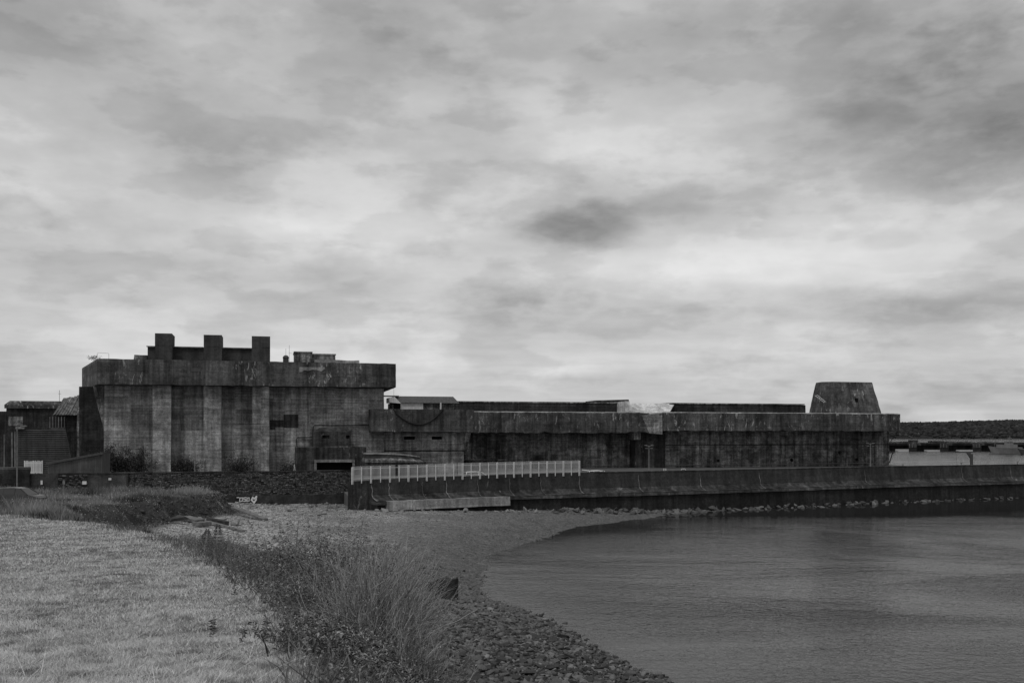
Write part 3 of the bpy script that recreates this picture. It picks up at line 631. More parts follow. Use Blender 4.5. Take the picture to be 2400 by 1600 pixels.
# long parapets
xs = bu(1105, VL); xm = bu(1521, VL); xr = bu(1553, VR); xe = bu(2110, VR)
mb = MB(); mb.gbox(xs, xm, VL, VL + 8, 10.5, LT, 1.0, .05, .16); L.part('parapet', 'parapet2', mb)
mb = MB(); mb.gbox(xr, xe, VR, VR + 12, 11.0, LT, 1.0, .035, .07); L.part('parapet', 'parapet2', mb)
mb = MB(); mb.hexa([(xm - .02, VL - .1, 10.6), (xr - .02, VR + .02, 10.3), (xr - .02, VR + 8, 10.3), (xm - .02, VL + 8, 10.6), (xm - 1.6, VL - .15, LT - .55), (xr - .02, VR + .02, LT - .1), (xr - .02, VR + 8, LT - .1), (xm - 1.6, VL + 8, LT - .55)])
L.part('lit_return', 'wall', mb)  # paler concrete than the parapet, painting in the light on this face
mb = MB(); mb.gbox(bu(1489, VL), xm - 1.5, VL + .5, VL + 4, 9.2, 12.6, 1, .12); L.part('broken_corbel', 'dark', mb)
for a_, b_, v_ in ((xs + .2, xm - 1.8, VL), (xr + .2, xe - .3, VR)):
    mb = MB(); mb.gbox(a_, b_, v_ + .35, v_ + .8, LT - .1, LT + .16, 1.5, .02); L.part('roof_edge', 'bright', mb)
# recessed wall in lengths, roof
wE = bu(2084, VB - 3); cuts_ = np.linspace(a1 + .1, bu(1500, VB), 5)
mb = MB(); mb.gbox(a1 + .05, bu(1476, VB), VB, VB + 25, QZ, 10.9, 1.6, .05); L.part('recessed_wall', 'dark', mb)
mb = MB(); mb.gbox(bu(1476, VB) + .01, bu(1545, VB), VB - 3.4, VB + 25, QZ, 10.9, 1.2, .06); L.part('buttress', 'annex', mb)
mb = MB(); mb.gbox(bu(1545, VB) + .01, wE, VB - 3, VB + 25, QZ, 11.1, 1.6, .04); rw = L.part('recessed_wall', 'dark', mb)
mb = MB(); mb.gbox(bu(1545, VB) + .3, wE - .1, VB - 3.1, VB - 3.01, 8.0, 8.18, 2, .02); L.part('string_course', 'darker', mb, rw)
mb = MB(); mb.gbox(xs + .5, xe - .4, VL + 1, VL + 60, 13.3, 14.25, 6, .02); L.part('roof', 'dark', mb)
# rough ledge on the left recess
mb = MB(); mb.gbox(a1 + .3, bu(1185, VB), VB - 1.6, VB - .02, bz(1130, 1078, VB), bz(1130, 1075.5, VB), .7, .05); L.part('rubble_shelf', 'dark', mb)
# second tier standing back on the roof
VT = 212.0; t0, t1 = bu(1060, VT), bu(1888, VT); zt = 17.25
b0_, b1_ = bu(1455, VT), bu(1555, VT)
for a, b in ((t0, b0_), (b1_ + 1.5, t1)):
    mb = MB(); mb.gbox(a, b, VT, VT + 12, 14.2, zt, 1.3, .03); tw = L.part('upper_wall', 'darker', mb)
    mb = MB(); mb.gbox(a - .05, b - .3, VT - .15, VT + 11, zt + .01, zt + .28, 2, .01); L.part('coping', 'dark', mb, tw)
mb = MB(); mb.hexa([(b0_, VT - 5.5, 14.6), (b1_ - 1.2, VT - 5.5, 14.6), (b1_ - 1, VT - 1, 14.2), (b0_, VT - 1, 14.2), (b0_, VT + .4, zt + .1), (b1_ + 2.9, VT + .4, zt + .1), (b1_ + 2.9, VT + 2, zt + .1), (b0_, VT + 2, zt + .1)]); L.part('pale_sloped_roof', 'bright', mb)
mb = MB(); mb.gbox(b0_ - .9, b0_ - .02, VT - 5.6, VT + 2, 14.2, zt + .35, 1, .03); L.part('pale_cheek', 'bright', mb)
VQ = 232; mb = MB(); u0, u1 = bu(1388, VQ), bu(1484, VQ); zq = bz(1436, 935, VQ)
mb.hexa([(u0, VQ, 14.2), (u1, VQ, 14.2), (u1, VQ + 10, 14.2), (u0, VQ + 10, 14.2), (u0 + 1.2, VQ + 1, zq - .3), (u1 - .8, VQ + 1, zq), (u1 - .8, VQ + 9, zq), (u0 + 1.2, VQ + 9, zq - .3)]); L.part('rear_turret', 'annex', mb)
# flak turret, a battered block with a canted corner
VK = 201.0; k0, k1, k2, k3 = bu(1894, VK + 9), bu(2071, VK), bu(1912, VK + 6.8) + 1.3, bu(2046, VK + 2.2); zk0, zk1 = 14.2, bz(1985, 894.5, VK + 2.2)
def ring(ul, ur, vf, vb, z, ch): return [(ul + ch, vf, z), (ur - .4, vf, z), (ur, vf + .4, z), (ur, vb, z), (ul, vb, z), (ul, vf + ch * 1.3, z)]
lev = 9; rings = []
for i in range(lev + 1):
    t = i / lev; j = lambda: random.uniform(-.05, .05)
    rings.append([(x + j(), y + j(), z + (0 if i < lev else j())) for x, y, z in ring(k0 + (k2 - 1.3 - k0) * t, k1 + (k3 - k1) * t, VK + 2.2 * t, VK + 9 - 2.2 * t, zk0 + (zk1 - zk0) * t, 1.6)])
mb = MB(); mb.loft(rings); tk = L.part('flak_turret', 'parapet', mb)
mb = MB()
def kp(x, y, o=.12): return (bu(x, VK + .9 - o), VK + .9 - o, bz(x, y, VK + .9 - o))
for a, b in (((1910, 927), (1931, 943)), ((1915, 925), (1935.5, 941.5))): mb.tube([kp(*a, .3), kp(*b, .3)], .06, 5)
for t in np.linspace(.05, .95, 6): mb.tube([kp(1910 + 21 * t, 927 + 16 * t, .3), kp(1915 + 20.5 * t, 925 + 16.5 * t, .3)], .05, 4)
L.part('ladder', 'rail', mb, tk)
mb = MB(); mb.box(*sorted((bu(2006, VK + .7), bu(2011, VK + .7))), VK + .72, VK + 1.2, bz(2008, 941, VK + .7), bz(2008, 933, VK + .7)); L.part('firing_hole', 'black', mb, tk)
# brackets, pipes and ports on the recessed wall
V = VB - 3.2; mb = MB(); mb.tube([(bu(x, V), V, bz(x, y, V)) for x, y in ((1560, 1090), (1700, 1088.5), (1860, 1087), (1990, 1085.5), (2060, 1084.5))], .06, 5); L.part('wall_pipe', 'steel', mb)
V = VB - .2; mb = MB(); mb.tube([(bu(x, V), V, bz(x, y, V)) for x, y in ((1190, 1091), (1300, 1091.5), (1474, 1091))], .06, 5); L.part('wall_pipe', 'steel', mb)
for x, y in ((1683, 1079), (1856, 1078), (1855, 1077), (2008, 1076), (1508, 1081), (1967, 1060)):
    V = VB - 3; mb = MB(); u, z = bu(x, V), bz(x, y, V); mb.tube([(u, V - .1, z), (u, V + .3, z)], .32, 8); L.part('wall_port', 'black', mb, rw)
mb = MB(); V = VB - 3; u, z = bu(2086, V), bz(2086, 1061, V); mb.box(u - .6, u + .9, V - .4, V + .2, z, z + .3); mb.tube([(u + .6, V - .1, z), (u - .2, V - .1, z - 2.2)], .12, 5); L.part('wall_bracket', 'dsteel', mb)
mb = MB(); mb.tube([(xe - .3, VR + .4, 11.0), (wE - .1 + .6, VB - 2, 8.0)], .07, 5); L.part('stay_rod', 'dsteel', mb)
# cable slung below the projecting parapet
mb = MB(); V = VS - .12; cp = [(922, 958), (930, 970), (942, 980), (957, 989), (972, 993.5), (983, 994.6), (995, 993), (1010, 986.5), (1022, 977), (1034, 964), (1038, 958)]
mb.tube([(bu(x, V), V, bz(x, y, V)) for x, y in cp], .11, 6); L.part('slung_cable', 'cable', mb)
# ---- rounded casemate in front
VC = 168.0; c0, c1 = bu(856, VC), bu(1008, VC)
R = Frame('casemate', (c0 + c1) / 2, VC, QZ, 'low concrete casemate with rounded end beside the entrance annex', 'bunker')
def cring(o_, z, n=14, drop=0.0):
    pts_ = [(c0 + o_ * .2, VC + o_)]
    r_ = 4.6 - o_ * .6; uc = c1 - r_ - o_; vc = VC + r_ + o_
    for i in range(n + 1): q_ = -math.pi / 2 + math.pi * i / n; pts_.append((uc + r_ * math.cos(q_), vc + r_ * .85 * math.sin(q_)))
    pts_ = [pts_[0]] + [(c0 + (c1 - 5 - c0) * k_ / 4, VC + o_) for k_ in (1, 2, 3)] + pts_[1:]
    pts_.append((c0 + o_ * .2, vc + r_ * .85)); return [(x, y, z - drop * max(0, (x - c1 + 8.5) / 8.5) ** 2) for x, y in pts_]
zz = lambda y: bz(930, y, VC)
mb = MB(); mb.loft([cring(0, QZ - .0), cring(0, zz(1083), drop=.25)]); R.part('base_wall', 'annex', mb)
mb = MB(); mb.loft([cring(-.12, zz(1083) + .01, drop=.25), cring(-.05, zz(1078), drop=.4), cring(.5, zz(1073), drop=.55)]); R.part('rim', 'dark', mb)
mb = MB(); mb.loft([cring(.5, zz(1073) + .01, drop=.55), cring(1.4, zz(1064), drop=.8)]); R.part('sloped_roof', 'darker', mb)
mb = MB(); mb.loft([cring(1.0, zz(1065) + .02, drop=.8), cring(1.05, zz(1061.5), drop=.85)]); R.part('roof_lip', 'pale', mb)
# ---- shed on the bunker roof
VH = 203.0
H = Frame('roof_shed', bu(990, VH), VH, 14.25, 'shed with dark slate pitched roof and white wall standing on the bunker roof', 'shed')
e0, e1 = bu(915, VH), bu(1072, VH); zE, zR = bz(990, 944, VH), bz(990, 928.5, VH + 4); H0 = 14.26
mb = MB(); mb.box(e0 + .4, e1 - .6, VH + .3, VH + 8, H0, zE); H.part('wall', 'dark', mb)
mb = MB(); mb.box(bu(939, VH), bu(992, VH), VH + .2, VH + .32, H0, zE - .02); H.part('white_panel', 'white', mb)
mb = MB(); mb.box(bu(923, VH), bu(938.5, VH), VH + .2, VH + .33, H0, zE - .02); H.part('doorway', 'black', mb)
mb = MB(); q0 = bu(936, VH + 4); q1 = bu(1062, VH + 4)
mb.loft([[(bu(940, VH), VH - .2, zE), (q0 - 1.6, VH + 4, zR), (q0 - 1.6, VH + 4.2, zR), (bu(940, VH), VH + 8.4, zE)], [(e1 + .4, VH - .2, zE), (q1, VH + 4, zR), (q1, VH + 4.2, zR), (e1 + .4, VH + 8.4, zE)]]); H.part('roof', 'slate', mb)
mb = MB(); z2 = bz(925, 943, VH); g0, g1 = bu(912, VH), bu(939.5, VH)
mb.hexa([(g0, VH - .4, z2), (g1, VH - .4, z2 - .2), (g1, VH + 5, z2), (g0, VH + 5, z2), (g0, VH - .4, z2 + 1.0), (g1 - 1.3, VH - .4, z2 + 1.15), (g1 - 1.3, VH + 5, z2 + 1.15), (g0, VH + 5, z2 + 1.0)]); H.part('porch', 'white', mb)
mb = MB(); mb.box(bu(902, VH), bu(938, VH), VH + 2, VH + 5, zR - .12, zR + .05); H.part('ridge_cap', 'pale', mb)
mb = MB(); mb.box(bu(1031, VH), bu(1034, VH), VH - .3, VH + .2, H0, zE + .1); H.part('post', 'white', mb)
# ================================================================== buildings on the far left
def solid(frame, name, mat, x0, x1, yt, yb, V, dep, step=1.5, jit=.04, z0=None):
    xm_ = (x0 + x1) / 2; mb = MB(); mb.gbox(bu(x0, V), bu(x1, V), V, V + dep, bz(xm_, yb, V) if z0 is None else z0, bz(xm_, yt, V), step, jit); return frame.part(name, mat, mb)
V = 216; D_ = Frame('bunker_block', bu(78, V), V, QZ, 'dark concrete bunker block with canted roof corners at the far left', 'bunker')
u0, u1 = bu(15, V), bu(137, V); za, zb_ = bz(76, 939, V), bz(76, 957, V)
mb = MB(); mb.gbox(u0, u1, V, V + 20, QZ, zb_, 2, .05); w_ = D_.part('wall', 'darker', mb)
mb = MB(); mb.loft([[(u0 - .3, V - .35, zb_ + .02), (u1 + .3, V - .35, zb_ + .02), (u1 + .3, V + 20, zb_ + .02), (u0 - .3, V + 20, zb_ + .02)], [(u0 - .3, V - .35, za - .8), (u1 + .3, V - .35, za - .8), (u1 + .3, V + 20, za - .8), (u0 - .3, V + 20, za - .8)],
                    [(u0 + .5, V + .6, za), (u1 + .2, V + .6, za), (u1 + .2, V + 19, za), (u0 + .5, V + 19, za)]]); D_.part('parapet', 'parapet', mb)
mb = MB(); mb.box(bu(20, V), bu(54, V), V - .06, V + .1, bz(37, 998, V), bz(37, 976, V)); D_.part('recess_panel', 'dark', mb, w_)
mb = MB(); mb.box(bu(-40, V), u0 - .02, V + 2, V + 20, QZ, bz(5, 963, V)); D_.part('side_wing', 'darker', mb)
mb = MB(); mb.tube([(bu(137, V), V + 1, za), (bu(137, V), V + 1, za + 2.2)], .04, 4); mb.tube([(bu(134, V), V + 1, za + 1.5), (bu(141, V), V + 1, za + 1.5)], .03, 4); D_.part('antenna', 'steel', mb)
V = 200; G_ = Frame('ruined_roof', bu(160, V), V, QZ, 'collapsed roof of weathered ribbed sheets beside the blockhouse flank', 'ruin')
mb = MB(); mb.gbox(bu(118, V), bu(200, V), V + 1.5, V + 9, QZ, bz(150, 972, V), 1.5, .08); G_.part('wall', 'darker', mb)
mb = MB(); mb.gbox(bu(185, V), bu(246, V), V - 2, V + 9, QZ, bz(215, 968, V), 1.5, .1); G_.part('wall', 'dark', mb)
for i in range(10):
    x = 124 + i * 6.6; mb = MB(); h_ = 933 - (i * 1.3 if i < 7 else 9) + random.uniform(-2, 2); a, b = bu(x, V), bu(x + 5.6, V)
    zl, zh = bz(x, 972, V), bz(x, h_, V + 5); sh = .9
    mb.hexa([(a, V, zl), (b, V, zl + random.uniform(-.1, .2)), (b, V + .25, zl), (a, V + .25, zl), (a + sh, V + 5, zh), (b + sh, V + 5, zh + random.uniform(-.2, .2)), (b + sh, V + 5.25, zh), (a + sh, V + 5.25, zh)]); G_.part('roof_sheet', 'rubble', mb)
for i in range(6):
    x = 116 + i * 6.8; mb = MB(); mb.box(bu(x, V - .3), bu(x + 2.2, V - .3), V - .4, V - .15, bz(x, 1006, V), bz(x, 975 + random.uniform(-1, 2), V)); G_.part('post', 'rubble', mb)
V = 193; mb = MB(); mb.box(bu(190, V), bu(214, V), V, V + 4, bz(200, 922.5, V), bz(200, 918.5, V)); G_.part('pale_lintel', 'white', mb)
mb = MB(); mb.box(bu(190, V) + .1, bu(214, V) - .1, V + .3, V + 4, bz(200, 966, V), bz(200, 922.7, V)); G_.part('dark_bay', 'annex', mb)
V = 172; K_ = Frame('boarded_shed', bu(100, V), V, QZ, 'shed clad in dark horizontal boards left of the blockhouse', 'shed')
zb0, zb1 = QZ, bz(100, 1005, V)
mb = MB(); n_b = 26
def brd(i): return zb0 + (zb1 - zb0) * i / n_b
mb.hexa([(bu(41, V + .2), V + .2, zb0), (bu(170, V + .2), V + .2, zb0), (bu(168, V + 8), V + 8, zb0), (bu(41, V + 8), V + 8, zb0), (bu(41, V + .2), V + .2, zb1), (bu(153, V + .2), V + .2, zb1 + .3), (bu(153, V + 8), V + 8, zb1 + .3), (bu(41, V + 8), V + 8, zb1)]); K_.part('frame', 'darker', mb)
for i in range(n_b):
    f0 = brd(i); f1 = brd(i + 1) - .09; xr_ = lambda z: np.interp((z - zb0) / (zb1 - zb0), [0, .25, .75, 1], [176, 169, 160, 153])
    mb = MB(); w0, w1 = bu(42, V), 0; mb.hexa([(w0, V - .05, f0), (bu(xr_(f0), V), V - .05, f0), (bu(xr_(f0), V), V + .19, f0), (w0, V + .19, f0), (w0, V + .04, f1), (bu(xr_(f1), V), V + .04, f1), (bu(xr_(f1), V), V + .19, f1), (w0, V + .19, f1)]); K_.part('board', 'slatm', mb)
for x in (8, 26, 33): 
    mb = MB(); mb.box(bu(x, V + 2), bu(x + 4, V + 2), V + 2, V + 2.5, QZ, bz(x, 1020 - x * .3, V)); K_.part('column', 'rubble', mb)
mb = MB(); mb.box(bu(-30, V + 5), bu(40, V + 5), V + 5, V + 12, QZ, bz(0, 1022, V + 5)); K_.part('rear_wall', 'darker', mb)
mb = MB(); mb.box(bu(38, V), bu(58, V), V - .5, V + .18, zb1 + .02, zb1 + .3); K_.part('eave', 'pale', mb)
V = 160; J_ = Frame('lean_to_shed', bu(175, V), V, QZ, 'low tin lean-to shed with sloping roof against the blockhouse corner', 'shed')
mb = MB(); a, b = bu(112, V), bu(241, V); z0, z1 = bz(112, 1089, V), bz(240, 1064, V)
mb.hexa([(a, V, QZ), (b, V, QZ), (b, V + 7, QZ), (a, V + 7, QZ), (a, V, z0), (b, V, z1), (b, V + 7, z1), (a, V + 7, z0)]); w_ = J_.part('wall', 'tin', mb)
mb = MB(); mb.hexa([(a - .3, V - .3, z0), (b, V - .3, z1), (b, V + 7, z1 + .02), (a - .3, V + 7, z0 + .02), (a - .1, V - .3, z0 + .4), (b, V - .3, z1 + .32), (b, V + 7, z1 + .35), (a - .1, V + 7, z0 + .4)]); J_.part('roof', 'dsteel', mb)
for i in range(28):
    x = a + (b - a) * (i + .5) / 28; z_ = z0 + (z1 - z0) * (i + .5) / 28; mb = MB(); mb.box(x - .05, x + .05, V - .06, V + .01, QZ, z_ - .03); J_.part('rib', 'tin', mb, w_)
# ================================================================== stone boundary wall
pA, pB = Vector((-53.0, 108.6)), Vector((-19.2, 119.9)); dirw = (pB - pA).normalized(); wang = math.atan2(dirw.y, dirw.x); wlen = (pB - pA).length
SWALL = empty('stone_wall', (pA.x, pA.y, 2.0), wang, 'old rubble stone boundary wall below the blockhouse with a rendered plinth', 'wall')
def wu(x):                                               # photo column -> distance along the wall
    k = (x - HX) / F; return (pA.y * k - pA.x) / (dirw.x - dirw.y * k)
def wz(x, y): s_ = wu(x); Y = pA.y + dirw.y * s_; return CH + (HY - y) / F * Y - 2.0
top = 3.9
mb = MB(); mb.box(wu(205), wlen, .0, .5, -.8, top - .12); core = mb.build('core', M['mortar'], SWALL)
vs, fs, vals = [], [], []
z = 1.05
while z < top - .15:
    h = random.uniform(.10, .16); u = wu(300) + random.uniform(0, .3)
    while u < wlen - .1:
        l = random.uniform(.16, .42); t = random.uniform(.0, .05); e_ = .014; n0 = len(vs); l2 = min(u + l, wlen)
        for yy in (.01, -.03 - t):
            s_ = 0 if yy > 0 else .02
            vs += [(u + e_ + s_, yy, z + e_ + s_), (l2 - e_ - s_, yy, z + e_ + s_), (l2 - e_ - s_, yy, z + h - e_ - s_), (u + e_ + s_, yy, z + h - e_ - s_)]
        fs += [(n0 + 4, n0 + 5, n0 + 6, n0 + 7), (n0, n0 + 1, n0 + 5, n0 + 4), (n0 + 1, n0 + 2, n0 + 6, n0 + 5), (n0 + 2, n0 + 3, n0 + 7, n0 + 6), (n0 + 3, n0, n0 + 4, n0 + 7)]
        vals += [min(1, max(.0, random.gauss(.30, .17) + (.4 if random.random() < .10 else 0)))] * 8; u += l
    z += h
ms = mesh_np('masonry', vs, fs, M['masonry'], SWALL, vals); tag(ms, kind='stuff')
mb = MB(); mb.gbox(wu(205), wlen, -.12, .55, top - .12, top, .8, .02); mb.build('coping', M['darker'], SWALL)
mb = MB(); mb.gbox(wu(205), wu(297), -.04, .02, -.5, top - .14, 1.2, .02); mb.build('rendered_panel', M['render'], SWALL)
mb = MB(); mb.gbox(wu(297.5), wu(300.5), -.2, .1, -.5, top - .13, .5, .01); mb.build('pier', M['darker'], SWALL)
mb = MB(); mb.gbox(wu(530), wlen + 1.3, -.55, -.0, -.8, 1.08, .7, .05, 0); plinth = mb.build('plinth', M['seawall'], SWALL)
mb = MB(); mb.gbox(wu(100), wu(205) - .01, -.05, .5, -.8, top - .02, 1.0, .03); mb.build('left_bay', M['mortar'], SWALL)
vs, fs, vals = [], [], []
for _ in range(230):
    u = random.uniform(wu(108), wu(203)); z = random.uniform(.8, top - .3); l = random.uniform(.15, .4); h = random.uniform(.1, .2); n0 = len(vs)
    for yy, s_ in ((-.04, 0), (-.10, .03)): vs += [(u + s_, yy, z + s_), (u + l - s_, yy, z + s_), (u + l - s_, yy, z + h - s_), (u + s_, yy, z + h - s_)]
    fs += [(n0 + 4, n0 + 5, n0 + 6, n0 + 7), (n0, n0 + 1, n0 + 5, n0 + 4), (n0 + 1, n0 + 2, n0 + 6, n0 + 5), (n0 + 2, n0 + 3, n0 + 7, n0 + 6), (n0 + 3, n0, n0 + 4, n0 + 7)]
    vals += [min(1, max(0, random.gauss(.2, .2)))] * 8
tag(mesh_np('masonry', vs, fs, M['masonry'], SWALL, vals), kind='stuff')
# graffiti on the plinth, painted strokes
def stroke(pts_, closed=False, w=.10):
    mb = MB(); P = [Vector(p) for p in pts_]; n = len(P); yy0, yy1 = -.625, -.605
    segs = [(P[i], P[(i + 1) % n]) for i in range(n if closed else n - 1)]
    for k_, (a, b) in enumerate(segs):
        t = (b - a).normalized(); nn = Vector((-t.y, t.x)) * w / 2; a2, b2 = a - t * w / 2, b + t * w / 2; q = yy0 - k_ * .002
        c = [a2 - nn, b2 - nn, b2 + nn, a2 + nn]
        mb.hexa([(p.x, q, p.y) for p in c] + [(p.x, yy1, p.y) for p in c])
    return mb
def gp(x, y): return (wu(x), wz(x, y))
gr = [([gp(561.5, 1165.5), gp(567.5, 1165), gp(567, 1173), gp(561, 1173.5)], True), ([gp(576, 1164.5), gp(570.5, 1165), gp(570.5, 1169), gp(575.5, 1169), gp(575.5, 1173), gp(570, 1173.2)], False),
      ([gp(578.5, 1165.5), gp(583, 1165), gp(583, 1172.5), gp(578, 1173)], True), ([gp(555, 1164.5), gp(559, 1164.5)], False)]
for ps, cl in gr: stroke(ps, cl).build('painted_letter', M['white'], SWALL)
hp = [gp(594.5, 1176.5), gp(588.8, 1170), gp(591.5, 1164.5), gp(594.8, 1167.5), gp(600, 1162.5), gp(599, 1170)]
stroke(hp, True, .17).build('painted_heart', M['white'], SWALL)
for nm, x0, x1, y0, y1 in (('notice_plate', 193, 203, 1127, 1134.5), ('notice_plate', 254.5, 261, 1119.5, 1124.5)):
    mb = MB(); mb.box(wu(x0), wu(x1), -.16, -.11, wz(x0, y1), wz(x0, y0)); o = mb.build(nm, M['white'], SWALL)
# low concrete wall, gate, left end
CW = empty('concrete_wall', (-51.9, 107.3, 2.2), wang, 'plain low concrete wall with a small white notice left of the stone wall', 'wall')
MB().gbox(.01, 2.75, -.15, .25, 0, 3.72, 1, .02).build('wall', M['render'], CW)
MB().gbox(-14, 0, -.5, .1, 0, 4.2, 1, .02).build('front_wall', M['darker'], CW)
MB().tube([(-14, -.2, 4.22), (.05, -.2, 4.22)], .26, 8).build('round_coping', M['render'], CW)
MB().box(1.05, 1.25, -.25, -.18, 2.55, 3.0).build('notice_plate', M['white'], CW)
def slat_gate(name, x0, x1, yt, yb, Y, n, label, mat='white'):
    a = world_at(x0, yb, Y); b = world_at(x1, yb, Y); t = world_at(x0, yt, Y); h = t.z - a.z; w = b.x - a.x
    g = empty(name, a, 0, label, 'gate')
    m0 = MB().box(0, w / n * .62, -.02, .02, 0, h); base = m0.build('slat', M[mat], g)
    for i in range(1, n): copy_child(base, g, (w * i / n, 0, random.uniform(0, .12)))
    for zz_ in (.12, h - .25): MB().box(0, w, .021, .08, zz_, zz_ + .12).build('rail', M[mat], g)
    for xx in (-.1, w / 2 - .05, w): MB().box(xx, xx + .1, .022, .14, -.3, h + .08).build('post', M[mat], g)
slat_gate('slat_gate', 58, 97, 1080.5, 1110, 116.0, 13, 'white slatted gate above the low wall at the far left')
# ================================================================== palisade fence on the seawall
cum = [0]
for a, b in zip(LINE[:-1], LINE[1:]): cum.append(cum[-1] + (b - a).length)
def at_len(s_):
    i = min(max(np.searchsorted(cum, s_) - 1, 0), len(LINE) - 2); t = (s_ - cum[i]) / (cum[i + 1] - cum[i]); p = LINE[i].lerp(LINE[i + 1], t)
    dd = LINE[i + 1] - LINE[i]; return p, math.atan2(dd.y, dd.x), dd.normalized()
s0 = .15; s1 = cum[min(range(len(LINE)), key=lambda i: (LINE[i] - SWP[5]).length)]
FZ = empty('palisade_fence', LINE[0], 0, 'pale grey metal palisade fence along the top of the seawall', 'fence')
NP_ = 26; pw = (s1 - s0) / NP_; FH = 1.52; proto = {}
def fpart(name, mbf, p, ang):
    if name not in proto: proto[name] = o = mbf().build(name, M['rail'], FZ)
    else: o = proto[name].copy(); C.objects.link(o)
    o.location = Vector(p) - Vector(LINE[0]); o.rotation_euler = (0, 0, ang); return o
for i in range(NP_ + 1):
    p, a, t = at_len(s0 + i * pw); p = p.copy(); p.z += .02
    fpart('post', lambda: MB().box(-.03, .03, -.09, .03, -.36, FH - .06), p - Vector((math.sin(a), -math.cos(a), 0)) * -.06, a) if i % 2 else \
        fpart('double_post', lambda: MB().box(-.09, -.04, -.09, .03, -.42, FH - .02).box(.04, .09, -.09, .03, -.42, FH - .02), p - Vector((math.sin(a), -math.cos(a), 0)) * -.06, a)
    if i == NP_: break
    for k in range(8):
        pk, ak, tk_ = at_len(s0 + (i + (k + .5) / 8) * pw); pk = pk.copy(); pk.z += .05
        if (i * 8 + k) in (37, 38, 91): continue
        fpart('pale', lambda: MB().box(-.018, .018, -.012, .012, 0, FH), pk + Vector((0, 0, random.uniform(-.01, .03))), ak)
    pm, am, tm = at_len(s0 + (i + .5) * pw); sl_ = math.asin(tm.z)
    for zz_ in (.2, FH - .22):
        o = fpart('rail', lambda: MB().box(-pw / 2 + .06, pw / 2 - .06, .014, .05, -.022, .022), pm + Vector((0, 0, zz_)), am); o.rotation_euler = (0, -sl_, am)
# things standing on the quay and the wall
def lamp(x, ytop, Y, label, heads=1, arm=.6, zb=QZ):
    p = world_at(x, ytop, Y); g = empty('lamp_post', (p.x, p.y, zb), 0, label, 'lamp post'); h = p.z - zb
    MB().tube([(0, 0, 0), (0, 0, h * .5), (0, 0, h)], [.08, .065, .05], 8).build('pole', M['steel'], g)
    MB().box(-arm if heads > 1 else -.1, arm, -.05, .05, h, h + .08).build('arm', M['steel'], g)
    for i in range(heads):
        sx = 1 if i == 0 else -1; MB().box(*sorted((sx * arm * .55, sx * arm * 1.35)), -.16, .16, h + .085, h + .19).build('lamp_head', M['steel'], g)
        if heads > 1: MB().box(*sorted((sx * arm * .4, sx * arm * 1.1)), -.12, .12, h - .4, h - .32).build('lamp_head', M['steel'], g)
    return g
lamp(456.5, 1030, 150, 'slim single lamp post in front of the blockhouse pillars', 1, .5)
lamp(1521, 1045, 165, 'double headed lamp post behind the middle of the seawall', 2, .55)
lamp(2040, 1040, 178, 'double headed lamp post by the right end of the bunker', 2, .55)
lamp(40, 1001, 100, 'tall thin lamp post at the left edge behind the parked car', 1, .7, 3.2)
def car_profile(s=1.0): return None
